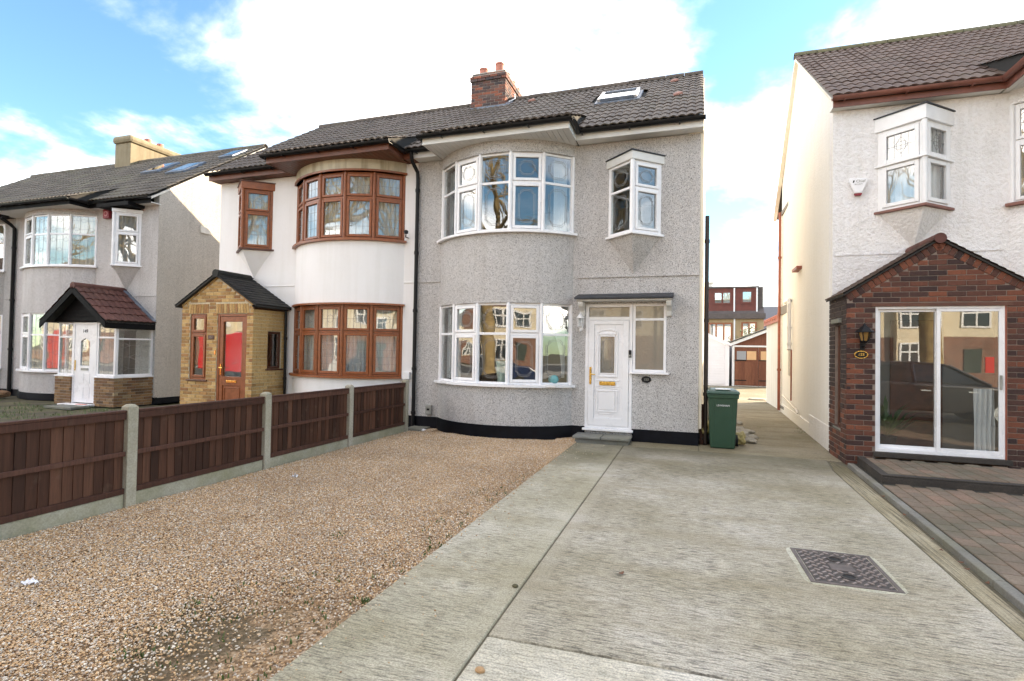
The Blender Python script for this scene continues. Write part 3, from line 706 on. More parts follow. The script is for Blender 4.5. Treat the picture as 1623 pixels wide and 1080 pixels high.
def shell(root, x0, x1, yf, depth, zw, wallmat, holes, bay, side_l=None, side_r=None, skl=0., skr=0., ridge=None, gable_l=True, gable_r=True, plinth=.23, floors=(2.62, 2.86), backmat=None, eave=None):
    """front wall with openings, gables, back wall, interior floors"""
    xl, xr, s = bay; h = list(holes)+[(xl+.02, xr-.02, .001, zw-.001)]
    mb = MB(); holed_wall(mb, x0+(.004 if gable_l else 0), x1-(.004 if gable_r else 0), 0, zw, yf, .24, h); mb.build('front_wall', wallmat, root)
    yb = yf+depth; yr, zr = ridge
    for side, x, sk, gm, on in (('l', x0, skl, side_l, gable_l), ('r', x1, skr, side_r, gable_r)):
        d = 1 if side == 'l' else -1
        if not on: continue
        def gx(y): return x+sk*(y-yf)
        zt = zw+.02
        if eave: zt = eave[1]+(zr-eave[1])/(yr-eave[0])*(yf-eave[0])-.085
        zb = zt if abs((yb-yr)-(yr-yf)) < .3 else zr-.085-(zr-eave[1])/(yr-eave[0])*(yb-yr)
        poly = [(yf+.005, 0), (yb, 0), (yb, zb), (yr, zr-.085), (yf+.005, zt)]
        vs = [(gx(y), y, z) for y, z in poly]+[(gx(y)+d*.2, y, z) for y, z in poly]; n = 5
        m_ = MB(); m_.add(vs, [tuple(range(n)), tuple(range(n, 2*n))[::-1]]+[(i, (i+1) % n, n+(i+1) % n, n+i) for i in range(n)])
        m_.build('gable_wall', gm or wallmat, root)
    MB().box(x0+.2, x1-.2, yb-.2, yb, 0, zw).build('back_wall', backmat or wallmat, root)
    MB().box(x0+.21, x1-.21, yf+4.2, yf+4.3, 0, zw-.02).build('partition_wall', M['interior'], root)
    mb = MB(); mb.box(x0+.2, x1-.2, yf+.241, yb-.2, floors[0], floors[1]); arcslab(mb, xl+.03, xr-.03, s-.03, yf+.2, floors[0]+.001, floors[1]-.001, off=-.15)
    mb.box(x0+.2, x1-.2, yf+.241, yb-.2, zw-.1, zw+.01); mb.box(x0+.2, x1-.2, yf+.241, yb-.2, .12, .2)
    arcslab(mb, xl+.03, xr-.03, s-.03, yf+.2, zw-.09, zw-.001, off=-.12)
    mb.build('interior_floor', M['interior'], root)

def roof(root, x0, x1, yf, ridge, ye, ze, bay, bayeave, key, tmat, fmat, gmat, ridgemat=None, skl=0., skr=0., ovl=.03, ovr=.03, yb=None, skip=None, zf=5.5, fh=.16, soffmat=None, gut=True, vmat=None):
    yr, zr = ridge; bx0, bx1 = bay; yb = yb or 2*yr-yf; slope = (zr-ze)/(yr-ye)
    mb = MB(); t = .06
    for (ya, za, yb_, zb_) in ((ye+.02, ze-.03, yr, zr-.03), (2*yr-ye-.02, ze-.03, yr, zr-.03)):
        i_ = -.03; p = [(x0-i_+skl*(ya-yf), ya, za-t), (x1+i_+skr*(ya-yf), ya, za-t), (x1+i_+skr*(yb_-yf), yb_, zb_-t), (x0-i_+skl*(yb_-yf), yb_, zb_-t)]
        mb.hexa(p+[(a, b, c+t) for a, b, c in p])
    rf = mb.build('roof', M['roofdark'], root)
    # sprocketed eave over the bay: rises from the bay gutter to meet the main slope
    yb0, zb0 = bayeave; ym = yf+.55; zm = ze+slope*(ym-ye)+.012
    p = [(bx0+.034, yb0+.06, zb0-.075), (bx1-.034, yb0+.06, zb0-.075), (bx1-.034, ym, zm-.12), (bx0+.034, ym, zm-.12)]
    MB().hexa(p+[(a, b, c+.05) for a, b, c in p]).build('bay_eave', fmat, root)
    xlf = lambda y: x0-ovl+skl*(y-yf); xrf = lambda y: x1+ovr+skr*(y-yf)
    def sk(x, y): return (bx0+.22 < x < bx1-.22 and y < ym-.3) or (skip(x, y) if skip else False)
    n = lay_tiles(rf, key, tmat, x0-ovl, x1+ovr, ye, ze, yr, zr, skip=sk, xlf=xlf, xrf=xrf)
    n += lay_tiles(rf, key, tmat, bx0-.04, bx1+.04, yb0-.02, zb0, ym+.05, zm+.03, gauge=.33)
    for sd_, ff, on in ((-1, xlf, ovl > 0), (1, xrf, ovr > 0)):
        if not on: continue
        for ya, za, yb_, zb_ in ((ye+.04, ze-.055, yr, zr-.055), (2*yr-ye, ze-.09, yr, zr-.06)):
            f2 = lambda y: ff(y) - sd_*.012
            p = [(f2(ya), ya, za-.05), (f2(ya)-sd_*.1, ya, za-.05), (f2(yb_)-sd_*.1, yb_, zb_-.05), (f2(yb_), yb_, zb_-.05)]
            MB().hexa(p+[(a, b, c+.06) for a, b, c in p]).build('verge', vmat or M['cream_out'], root)
    ridge_tiles(rf, xlf(yr), xrf(yr), yr, zr-.01, ridgemat or tmat)
    # fascia, soffit and gutter
    mb = MB()
    if bx0 > x0-ovl+.02: mb.box(x0-ovl+.01, bx0, ye+.03, ye+.055, zf, zf+fh)
    if bx1 < x1+ovr-.02: mb.box(bx1, x1+ovr-.01, ye+.03, ye+.055, zf, zf+fh)
    mb.box(bx0, bx1, yb0+.03, yb0+.055, zf, zf+fh)
    for x, d in ((bx0, 1), (bx1, -1)):
        q = sorted((x, x+d*.025)); mb.hexa([(q[0], yb0+.0551, zf), (q[1], yb0+.0551, zf), (q[1], ye+.029, zf), (q[0], ye+.029, zf), (q[0], yb0+.0551, zf+fh), (q[1], yb0+.0551, zf+fh), (q[1], ye+.029, zf+fh), (q[0], ye+.029, zf+fh)])
    mb.build('fascia', fmat, root)
    for x, d in ((bx0, 1), (bx1, -1)):
        q = sorted((x, x+d*.03)); pr = [(yb0+.03, zf+fh+.001), (ye+.2, zf+fh+.001), (ym, zm-.05), (ym, zm+.03), (yb0+.03, zb0+.015)]
        m_ = MB(); m_.prism([(q[0], y, z) for y, z in pr], (q[1]-q[0], 0, 0)); m_.build('cheek', M['roofdark'], root)
    sm = soffmat or fmat; mb = MB(); k = 12
    if bx0 > x0+.1: mb.box(x0-ovl+.01, bx0-.002, ye+.056, yf+.05, zf+.012, zf+.03)
    if bx1 < x1-.1: mb.box(bx1+.002, x1+ovr-.01, ye+.056, yf+.05, zf+.012, zf+.03)
    n_ = int((bx1-bx0)/.1); w_ = (bx1-bx0-.054)/n_
    for i in range(n_): mb.box(bx0+.027+w_*i, bx0+.027+w_*(i+1)-.008, yb0+.0555, yf+.1, zf+.010, zf+.024)
    mb.box(bx0+.026, bx1-.026, yb0+.0555, yf+.1, zf+.025, zf+.035)
    mb.build('soffit', sm, root)
    if gut:
        mb = MB(); zg = zf+fh-.005; r_ = .062
        if bx0 > x0-ovl+.05: gutter_x(mb, x0-ovl-.02, bx0-.02, ye-.035, zg)
        if bx1 < x1+ovr-.05: gutter_x(mb, bx1+.02, x1+ovr+.02, ye-.035, zg)
        gutter_x(mb, bx0-.075, bx1+.075, yb0-.035, zg)
        if bx0 > x0-ovl+.05: gutter_y(mb, yb0-.03, ye-.0, bx0-.05, zg-.002)
        if bx1 < x1+ovr-.05: gutter_y(mb, yb0-.03, ye-.0, bx1+.05, zg-.002)
        g = mb.build('gutter', gmat, root, sharp=40)
        mb = MB(); x = x0
        while x < x1-.2:
            inb = bx0 < x < bx1
            yy = yb0 if inb else ye
            mb.box(x+.1, x+.125, yy-.1, yy+.028, zg-.075, zg-.066); x += .85
        mb.build('gutter_bracket', gmat, g)
    return rf

def bay_shell(root, bay, yf, wallmat, z, zw, plinth=.23, wx=None, topmat=None, pl=True):
    """curved walls below, between and above the bay windows; z = (lower z0, z1, upper z0, z1)"""
    xl, xr, s = bay
    for za, zb in ((0, z[0]-.046), (z[1]+.001, z[2]-.046)):
        mb = MB(); arcwall(mb, xl, xr, s, yf, za, zb); mb.build('bay_wall', wallmat, root, sharp=40)
    mb = MB(); arcwall(mb, xl, xr, s, yf, z[3]+.001, zw+.012, off=.002 if topmat is None else .03); mb.build('bay_head', topmat or wallmat, root, sharp=40)
    if pl and plinth:
        mb = MB(); arcwall(mb, xl-.012, xr+.012, s+.004, yf, -.02, plinth, .05, off=.014)
        if wx:
            for a, b in wx: mb.box(a, b, yf-.016, yf+.1, -.02, plinth)
        mb.build('plinth', M['plinth'], root, sharp=40)
M['blackbrown'] = simple('dark_brown_pipe_plastic', (.022, .013, .010), .4, .3, 6)
# ------------------------------------------------------------------ ground
def sheet(name, poly, z, mat, kind='structure', th=None):
    mb = MB()
    if th is None: mb.add([(x, y, z) for x, y in poly], [tuple(range(len(poly)))])
    else: mb.prism([(x, y, z-th) for x, y in poly], (0, 0, th))
    o = mb.build(name, mat); tag(o, kind=kind); return o
def rect(x0, x1, y0, y1): return [(x0, y0), (x1, y0), (x1, y1), (x0, y1)]
sheet('ground', rect(-400, 400, -400, 400), -.06, M['terrain'])
sheet('road', rect(-200, 200, -10.5, -3.6), -.10+.05, M['asphalt'])
sheet('pavement', rect(-200, 200, -3.4, -.6), -.03, M['pavement'])
MB().box(-200, 200, -3.6, -3.4, -.2, -.025).build('road_kerb', M['kerb'])['kind'] = 'structure'
sheet('far_pavement', rect(-200, 200, -13.2, -10.7), -.03, M['pavement'])
MB().box(-200, 200, -10.7, -10.5, -.2, -.025).build('far_road_kerb', M['kerb'])['kind'] = 'structure'

# drive: path, main slab, pale apron, brushed channel, alley (each a separate pour with an open joint between)
def slab(name, poly, mat, z=0.012):
    mb = MB(); mb.prism([(x, y, -.09) for x, y in poly], (0, 0, .09+z)); o = mb.build(name, mat, bevel=.012); tag(o, kind='structure'); return o
sheet('joint_bed', rect(-1.5, 2.4, -.5, 30), -.002, M['joint'])
slab('garden_path', [(-1.90, -.55), (-1.070, -.55), (-1.070, 9.30), (-1.90, 9.30)], M['path'])
slab('driveway', [(-1.057, 2.83), (1.79, 2.90), (1.905, 8.5), (2.0, 9.3), (-1.057, 9.3)], M['drive'])
slab('driveway_apron', [(-1.055, -.55), (1.70, -.55), (1.785, 2.885), (-1.055, 2.815)], M['apron'])
slab('drainage_channel', [(1.715, -.55), (1.84, -.55), (1.985, 4.3), (2.17, 8.85), (2.03, 9.25), (1.92, 8.5), (1.805, 2.9)], M['channel'], .006)
slab('alley_path', [(.16, 9.31), (2.25, 9.31), (2.52, 17.5), (4.2, 17.5), (4.2, 29.2), (.4, 29.2), (.4, 17.4), (.16, 9.88)], M['alley'], .008)
slab('wall_strip', [(-1.0, 9.31), (.15, 9.31), (.15, 9.9), (-1.0, 9.9)], M['alley'], .006)
sheet('front_garden', [(-40, -.55), (-5.4, -.55), (-5.4, 9.9), (-12.5, 10.7), (-40, 10.7)], -.035, M['terrain'])
sheet('alley_side_strip', rect(-.2, .38, 9.9, 29.2), -.03, M['joint'])

# gravel
gb = sheet('gravel_bed', [(-5.36, -.5), (-1.905, -.5), (-1.905, 9.88), (-5.42, 9.88)], -.016, M['gravelbase'])
def gravel():
    n = 40; vs = []; fs = []
    x0, x1, y0, y1 = -5.24, -1.90, .7, 9.86; nx, ny = 16, 40
    for j in range(ny+1):
        for i in range(nx+1):
            x = x0+(x1-x0)*i/nx; y = y0+(y1-y0)*j/ny
            h = .010*noise.noise((x*1.3, y*1.3, 0))+.006*noise.noise((x*4, y*4, 3))
            vs.append((x, y, -.004+h))
    for j in range(ny):
        for i in range(nx):
            xc, yc = x0+(x1-x0)*(i+.5)/nx, y0+(y1-y0)*(j+.5)/ny
            # keep out of the bay's footprint
            if -4.75 < xc < -2.25 and yc > 9.42: continue
            fs.append((j*(nx+1)+i, j*(nx+1)+i+1, (j+1)*(nx+1)+i+1, (j+1)*(nx+1)+i))
    nv = len(vs)                                        # stray stones kicked onto the path and the wall strip
    for j in range(24):
        y = .8+8.4*j/23; vs += [(-1.9, y, .014), (-1.80, y, .014), (-1.35, y, .014)]
    for j in range(23):
        for i in range(2): fs.append((nv+j*3+i, nv+j*3+i+1, nv+(j+1)*3+i+1, nv+(j+1)*3+i))
    me = bpy.data.meshes.new('gravel'); me.from_pydata(vs, [], fs)
    at = me.attributes.new('dens', 'FLOAT', 'POINT')
    for k, v in enumerate(vs):
        if k >= nv: at.data[k].value = (.045, .006, .0004)[(k-nv) % 3]; continue
        e = max(0, 1-(-1.9-v[0])/.75)                       # thin, trodden-in stones along the path
        q = noise.noise((v[0]*1.1, v[1]*.9, 9))*.5+.5
        p = max(0, 1-max(0, abs(v[0]+2.6)-.25)/.6)*max(0, 1-max(0, abs(v[1]-2.25)-.35)/.8)
        at.data[k].value = max(.05, 1-.9*e*(.25+q)-.95*p*(.2+q)) if v[1] < 7.5 else 1
    o = link('gravel', me); tag(o, kind='stuff')
    o['label'] = 'golden brown shingle covering the front garden'; 
    ng = bpy.data.node_groups.new('gravel_scatter', 'GeometryNodeTree')
    ng.interface.new_socket('Geometry', in_out='INPUT', socket_type='NodeSocketGeometry'); ng.interface.new_socket('Geometry', in_out='OUTPUT', socket_type='NodeSocketGeometry')
    N = ng.nodes.new; L = ng.links.new; gi = N('NodeGroupInput'); go = N('NodeGroupOutput')
    na = N('GeometryNodeInputNamedAttribute'); na.data_type = 'FLOAT'; na.inputs[0].default_value = 'dens'
    mu = N('ShaderNodeMath'); mu.operation = 'MULTIPLY'; mu.inputs[1].default_value = 15000; L(na.outputs[0], mu.inputs[0])
    dp = N('GeometryNodeDistributePointsOnFaces'); L(gi.outputs[0], dp.inputs['Mesh']); L(mu.outputs[0], dp.inputs['Density'])
    ic = N('GeometryNodeMeshIcoSphere'); ic.inputs['Radius'].default_value = .0068; ic.inputs['Subdivisions'].default_value = 2
    sm = N('GeometryNodeSetMaterial'); sm.inputs['Material'].default_value = M['stone']; L(ic.outputs[0], sm.inputs[0])
    ip = N('GeometryNodeInstanceOnPoints'); L(dp.outputs['Points'], ip.inputs['Points']); L(sm.outputs[0], ip.inputs['Instance'])
    def rv(lo, hi, seed):
        r_ = N('FunctionNodeRandomValue'); r_.data_type = 'FLOAT_VECTOR'; r_.inputs[0].default_value = lo; r_.inputs[1].default_value = hi; r_.inputs['Seed'].default_value = seed; return r_.outputs[0]
    sc1 = N('ShaderNodeVectorMath'); sc1.operation = 'MULTIPLY'; L(rv((.65, .5, .38), (1.35, 1.0, .72), 3), sc1.inputs[0])
    rs = N('FunctionNodeRandomValue'); rs.data_type = 'FLOAT'; rs.inputs[2].default_value = .55; rs.inputs[3].default_value = 1.25; rs.inputs['Seed'].default_value = 5
    L(rs.outputs[1], sc1.inputs[1]); L(sc1.outputs[0], ip.inputs['Scale'])
    L(rv((-.35, -.35, 0), (.35, .35, 6.283), 4), ip.inputs['Rotation'])
    tr = N('GeometryNodeTranslateInstances'); L(ip.outputs[0], tr.inputs[0]); L(rv((0, 0, -.006), (0, 0, .008), 8), tr.inputs['Translation']); tr.inputs['Local Space'].default_value = False
    L(tr.outputs[0], go.inputs[0])
    md = o.modifiers.new('scatter', 'NODES'); md.node_group = ng
gravel()
def blades(name, spots, label, seed=1, h=(.02, .06), mat='grass'):
    r_ = random.Random(seed); mb = MB()
    for (x, y, rad, n) in spots:
        for _ in range(n):
            a = r_.uniform(0, 6.28); d = rad*math.sqrt(r_.random()); px, py = x+d*math.cos(a), y+d*math.sin(a); hh = r_.uniform(*h); b = r_.uniform(0, 6.28); w = r_.uniform(.003, .007); ln = r_.uniform(.2, .9)*hh
            ux, uy = math.cos(b)*w, math.sin(b)*w; lx, ly = -math.sin(b)*ln, math.cos(b)*ln
            mb.add([(px-ux, py-uy, -.01), (px+ux, py+uy, -.01), (px+ux*.7+lx*.4, py+uy*.7+ly*.4, hh*.6), (px-ux*.7+lx*.4, py-uy*.7+ly*.4, hh*.6), (px+lx, py+ly, hh)], [(0, 1, 2, 3), (3, 2, 4)])
    o = mb.build(name, M[mat]); tag(o, label, None, None, 'stuff'); return o
def gspots():
    r_ = random.Random(3); out = []
    for _ in range(60): y = 1.2+5.5*r_.random()**1.5; x = -1.93-.35*r_.random()**2; out.append((x, y, .05, 5))
    for _ in range(26): out.append((-2.7+r_.uniform(-.4, .4), 2.7+r_.uniform(-.7, .7), .07, 5))
    out += [(-2.73, 2.05, .1, 40), (-2.9, 2.55, .05, 20), (-2.85, 3.9, .06, 20), (-4.2, 8.8, .06, 20), (-1.935, 2.95, .03, 22)]
    return out
blades('weeds', gspots(), 'sparse green weeds growing through shingle beside the path', 1, (.006, .024))
def lawn_spots():
    r_ = random.Random(5); return [(r_.uniform(-18.5, -8), r_.uniform(5, 9.4), .18, 14) for _ in range(420)]
blades('garden_grass', lawn_spots(), 'rough grass in the neighbouring front garden beyond the fence', 4, (.02, .07))
blades('alley_weeds', [(2.35, 13.0, .16, 50), (2.3, 12.5, .2, 60), (2.28, 11.3, .05, 12), (1.5, 12.9, .1, 12)], 'low weeds along the foot of the alley wall', 6, (.01, .035))

# ------------------------------------------------------------------ the pebbledashed house in the middle (153)
def house_153():
    x0, x1, yf = -5.42, .15, 9.87; zw = 5.5; ridge = (13.55, 8.38); bay = (-4.87, -2.10, .65)
    H = thing('semi_detached_house', 'grey pebbledashed semi-detached house with white bay windows and white front door', 'house', ((x0+x1)/2, yf, 0))
    dz = (.21, 2.50)
    holes = [(-1.84, -1.0, dz[0], dz[1]), (-.999, -.41, 1.25, 2.50), oriel_hole(-.985, .47, 3.73, 5.0)]
    shell(H, x0, x1, yf, 7.4, zw, M['pebble'], holes, bay, side_r=M['cream153'], skr=.033, ridge=ridge, gable_l=False, eave=(9.57, 5.70))
    z = (.985, 2.49, 3.83, 5.29)
    bay_shell(H, bay, yf, M['pebble'], z, zw, .23, [(x0, -4.86), (-2.11, -1.845), (-.985, x1+.004)])
    arc = arcpts(bay[0]+.03, bay[1]-.03, bay[2]-.02, yf, 5, -.005)
    fac = [(0, 0), (1, 1), (0, 0), (1, 1), (0, 0)]
    bay_window(H, arc, z[0], z[1], M['upvc'], fac, (bay[0], bay[1], bay[2], yf), lead=('oct', 'oct'), cur=['curtain', None, None, None, None])
    bay_window(H, arc, z[2], z[3], M['upvc'], fac, (bay[0], bay[1], bay[2], yf), lead=('oct', 'oct'), cur=['curtain_grey', None, None, None, None])
    # gathered curtain in the lower right light and in the upper right light
    fr = [c for c in H.children if c.name.startswith('bay_window')]
    p, q = arc[4], arc[5]; ux = (q-p).normalized(); nn = Vector((ux.y, -ux.x, 0))
    curtain(fr[0], frame_at((p.x, p.y, z[0]), ux, nn), .05, (q-p).length-.05, .12, 1.45, -.18, 'curtain', 6, .02, shape=lambda t, a, b: (b-(b-a)*(.08+.8*t*t), b+.02))
    curtain(fr[1], frame_at((p.x, p.y, z[2]), ux, nn), .05, (q-p).length-.05, .05, 1.42, -.18, 'curtain', 7, .02, shape=lambda t, a, b: (b-(b-a)*.52, b+.02))
    p, q = arc[1], arc[2]; ux = (q-p).normalized(); nn = Vector((ux.y, -ux.x, 0))
    curtain(fr[1], frame_at((p.x, p.y, z[2]), ux, nn), .05, (q-p).length-.05, .05, 1.42, -.18, 'curtain', 7, .02)
    # vase and ornaments on the inner sill
    oriel(H, -.985, .47, .42, yf, 3.73, 5.0, M['upvc'], M['soffit'], M['canopy'], ('oct', 'oct'), M['pebble'], cur=None, cas=(False, True), corb=.70)
    for a, b in ((-2.02, x1), (x0+.01, -4.86)): MB().box(a, b, yf-.022, yf+.02, 2.985, 3.015).build('string_course', M['pebble'], H, bevel=.006)
    # roof
    sky = (-1.97, -1.12, 11.52, 12.28)
    def skip(x, y): return (sky[0]-.05 < x < sky[1]+.05 and sky[2]-.05 < y < sky[3]+.05) or (-5.7 < x < -4.62 and y > 13.05)
    ye, ze = 9.57, 5.70
    rf = roof(H, x0, x1, yf, ridge, ye, ze, (-4.88, -2.03), (8.98, 5.70), 'main', M['tile'], M['soffit'], M['black'], skr=.012, ovl=0, ovr=.05, skip=skip)
    sl = math.atan2(ridge[1]-ze, ridge[0]-ye)
    Ms = Matrix.Translation((sky[0], sky[2], ze+math.tan(sl)*(sky[2]-ye))) @ Matrix.Rotation(sl, 4, 'X'); W, L = sky[1]-sky[0], (sky[3]-sky[2])/math.cos(sl)
    mb = MB(); mb.box(-.06, W+.06, -.10, L+.06, -.02, .045, Ms); f = mb.build('roof_window', M['leadflash'], H, bevel=.008)
    mb = MB()
    for a in ((0, .07, 0, L), (W-.07, W, 0, L)): mb.box(*a, .0451, .115, Ms)
    mb.build('side_cover', M['chrome'], f, bevel=.008)
    mb = MB(); mb.box(.071, W-.071, -.01, .06, .0451, .112, Ms); mb.box(.071, W-.071, L-.09, L, .0451, .12, Ms); mb.build('end_cover', M['leadflash'], f, bevel=.008)
    mb = MB(); mb.box(.071, W-.071, .06, L-.09, .085, .092, Ms); mb.build('pane', M['skyglass'], f)
    for (x, y) in ((-.30, 11.3), (-.42, 12.9), (-3.9, 12.9)):
        Mt = Matrix.Translation((x, y, ze+math.tan(sl)*(y-ye)+.045)) @ Matrix.Rotation(sl, 4, 'X') @ Matrix.Rotation(.5, 4, 'Z')
        mb = MB(); mb.add([tuple(Mt @ Vector(v)) for v in ((-.10, -.05, 0), (.10, -.06, 0), (.07, .06, 0), (-.05, .08, 0), (-.09, -.04, .03), (.09, -.05, .04), (.06, .05, .045), (-.04, .06, .03))], [(0, 3, 2, 1), (4, 5, 6, 7), (0, 1, 5, 4), (1, 2, 6, 5), (2, 3, 7, 6), (3, 0, 4, 7)])
        mb.build('broken_tile', M['redtile'], H)
    # chimney stack: brick front and side, corbelled head, eight pots
    cx0, cx1, cy0, cy1 = -5.66, -4.68, 13.1, 15.0
    ch = MB().box(cx0+.01, cx1-.01, cy0+.01, cy1, 7.4, 8.98).build('chimney', M['mortar'], H)
    lay_bricks(ch, 'ch', M['brickch'], frame_at((cx0, cy0, 7.90), (1, 0, 0), (0, -1, 0)), cx1-cx0, .90)
    lay_bricks(ch, 'ch', M['brickch'], frame_at((cx1, cy0, 7.90), (0, 1, 0), (1, 0, 0)), cy1-cy0, .90, phase=1)
    for dz_, e in ((8.80, .03), (8.875, .0301), (8.95, -.012)):
        lay_bricks(ch, 'ch', M['brickch'], frame_at((cx0-e, cy0-e, dz_), (1, 0, 0), (0, -1, 0)), cx1-cx0+2*e, .075, phase=int(dz_*100) % 2)
        lay_bricks(ch, 'ch', M['brickch'], frame_at((cx1+e, cy0-e, dz_), (0, 1, 0), (1, 0, 0)), cy1-cy0, .075, phase=int(dz_*100) % 2+1)
    MB().box(cx0+.01, cx1-.01, cy0+.01, cy1, 8.981, 9.05).build('flaunching', M['mortar'], ch, bevel=.03)
    for i, y in enumerate((13.36, 13.86, 14.34, 14.76)):
        for x in (-5.40, -4.94):
            h = .28 if i else (.22 if x < -5.2 else .30)
            MB().lathe([(.115, 0), (.115, h-.05), (.125, h-.045), (.125, h), (.095, h), (.09, .05)], (x, y, 9.04), 18).build('chimney_pot', M['terracotta'], ch, sharp=40)
    p = [(cx1+.005, cy0-.06, 8.02), (cx1+.14, cy0-.02, 8.02), (cx1+.14, cy0+.50, 8.36), (cx1+.005, cy0+.5, 8.42)]
    MB().hexa(p+[(a, b, c+.05) for a, b, c in p]).build('flashing', M['leadflash'], ch)
    MB().box(cx0-.03, cx1+.04, cy0-.12, cy0-.001, 7.99, 8.05).build('flashing', M['leadflash'], ch)
    pipe(H, [(-4.62, 13.5, 8.52), (-4.5, 13.35, 8.46), (-4.42, 13.15, 8.23), (-4.5, 12.9, 8.05)], .012, M['whitepaint'], 'cable')
    # front door set
    D = MB(); Md = frame_at((-1.85, yf-.012, .21), (1, 0, 0), (0, -1, 0)); w, h = .86, 2.29; ft = .06
    lbox(D, Md, 0, ft, 0, h, -.1, 0); lbox(D, Md, w-ft, w, 0, h, -.1, 0); lbox(D, Md, ft, w-ft, h-ft, h, -.1, -.001); lbox(D, Md, ft, w-ft, 1.99, 2.05, -.1, -.002); lbox(D, Md, ft, w-ft, 0, .05, -.1, -.001)
    d = D.build('front_door', M['upvc'], H, bevel=.006)
    lf = MB(); a0, a1, b0, b1 = ft+.003, w-ft-.003, .053, 1.987
    gx0, gx1, gz0, gz1 = .265, .555, 1.0, 1.70
    for q in ((a0, a0+.105, b0, b1), (a1-.105, a1, b0, b1), (a0+.105, a1-.105, b0, b0+.13), (a0+.105, a1-.105, b1-.08, b1)): lbox(lf, Md, *q, -.07, .012)
    for q in ((a0+.106, gx0, b0+.131, b1-.081), (gx1, a1-.106, b0+.131, b1-.081), (gx0, gx1, b0+.131, gz0), (gx0, gx1, gz1, b1-.081)): lbox(lf, Md, *q, -.06, -.008)
    # raised mouldings
    def ring(x_, X_, z_, Z_, t, c0, c1):
        for q in ((x_, x_+t, z_, Z_), (X_-t, X_, z_, Z_), (x_+t, X_-t, z_, z_+t), (x_+t, X_-t, Z_-t, Z_)): lbox(lf, Md, *q, c0, c1)
    ring(gx0-.045, gx1+.045, gz0-.06, gz1+.05, .03, -.0085, .010); ring(gx0-.002, gx1+.002, gz0-.002, gz1+.002, .018, -.05, .004)
    ring(.22, .60, .30, .70, .022, -.0085, .006); lbox(lf, Md, .265, .555, .345, .655, -.0085, .004)
    ring(.185, .635, .26, .74, .012, -.0085, .001)
    lbox(lf, Md, .18, .64, .87, .885, -.0085, .003); lbox(lf, Md, .18, .64, .76, .775, -.0085, .003)
    pts = [(.22+.38*i/12, 1.76+.055*math.sin(math.pi*i/12)) for i in range(13)]
    for (x_, z_), (X_, Z_) in zip(pts, pts[1:]): lf.hexa([tuple(Md @ Vector(v)) for v in ((x_, z_-.012, -.008), (X_, Z_-.012, -.008), (X_, Z_-.012, .008), (x_, z_-.012, .008), (x_, z_+.012, -.008), (X_, Z_+.012, -.008), (X_, Z_+.012, .008), (x_, z_+.012, .008))])
    lf.build('door_leaf', M['upvc'], d, bevel=.004)
    mb = MB(); lbox(mb, Md, gx0+.016, gx1-.016, gz0+.016, gz1-.016, -.035, -.028); mb.build('pane', M['obscure'], d); leading(d, Md, gx0+.016, gx1-.016, gz0+.016, gz1-.016, 'oct', -.027)
    mb = MB(); lbox(mb, Md, ft-.003, w-ft+.003, 2.047, h-ft+.003, -.06, -.053); mb.build('fanlight', M['obscure'], d)
    mb = MB(); lbox(mb, Md, .27, .56, .79, .86, .0, .010); lbox(mb, Md, .29, .54, .805, .845, .0101, .016); mb.build('letter_plate', M['brass'], d, bevel=.004)
    mb = MB(); lbox(mb, Md, .085, .125, .82, 1.12, .0125, .024); lbox(mb, Md, .09, .12, .80, .819, .0125, .02); mb.tube([tuple(Md @ Vector(v)) for v in ((.105, .99, .024), (.105, .99, .06), (.20, .985, .062))], .011, 8)
    mb.build('handle', M['brass'], d, bevel=.003)
    mb = MB(); lbox(mb, Md, -.03, w+.03, -.045, -.001, -.1, .07); mb.build('threshold', M['upvc'], d, bevel=.008)
    window(H, 'side_window', (-.985, yf-.012, 1.26), (1, 0, 0), (0, -1, 0), .585, 1.24, M['upvc'], [(0, 1, 0, .79, False, ''), (0, 1, .79, 1, False, '')], glass='obscure', ft=.048)
    mb = MB(); Mr = frame_at((-1.06, yf-.012, 1.52), (1, 0, 0), (0, -1, 0)); lbox(mb, Mr, .005, .055, 0, .135, 0.001, .03); o = mb.build('door_bell', M['black'], H, bevel=.006)
    mb = MB(); lbox(mb, Mr, .015, .045, .015, .05, .0301, .033); mb.build('bell_button', M['greymetal'], o)
    # canopy with brackets
    mb = MB(); mb.prism([(-2.0, yf, 2.60), (-2.0, yf-.38, 2.555), (-2.0, yf-.38, 2.60), (-2.0, yf, 2.69)], (1.72, 0, 0)); c = mb.build('door_canopy', M['canopy'], H, bevel=.012)
    MB().box(-1.97, -.31, yf-.33, yf-.001, 2.535, 2.556).build('canopy_board', M['soffit'], c)
    for x in (-1.95, -.40):
        mb = MB(); mb.prism([(x, yf-.001, 2.533), (x, yf-.001, 2.26), (x, yf-.05, 2.27), (x, yf-.08, 2.36), (x, yf-.16, 2.41), (x, yf-.25, 2.44), (x, yf-.28, 2.49), (x, yf-.28, 2.533)], (.09, 0, 0)); mb.build('canopy_bracket', M['soffit'], c, bevel=.008)
    # lantern, number plaque, meter box
    lx, ly, lz = -1.93, yf-.13, 2.02
    L_ = MB().tube([(lx, yf-.001, lz+.02), (lx, yf-.05, lz-.02), (lx, ly, lz-.02), (lx, ly, lz+.03)], .012, 8); L_.lathe([(.04, -.012), (.04, 0)], n=12, M=Matrix.Translation((lx, yf-.012, lz+.02)) @ Matrix.Rotation(R(90), 4, 'X'))
    lo = L_.build('wall_lantern', M['whitepaint'], H, sharp=40)
    mb = MB(); mb.lathe([(.03, 0), (.06, .03), (.03, .035)], (lx, ly, lz+.03), 6); mb.lathe([(.075, 0), (.075, .012), (.02, .075), (.012, .11), (.004, .12)], (lx, ly, lz+.21), 6)
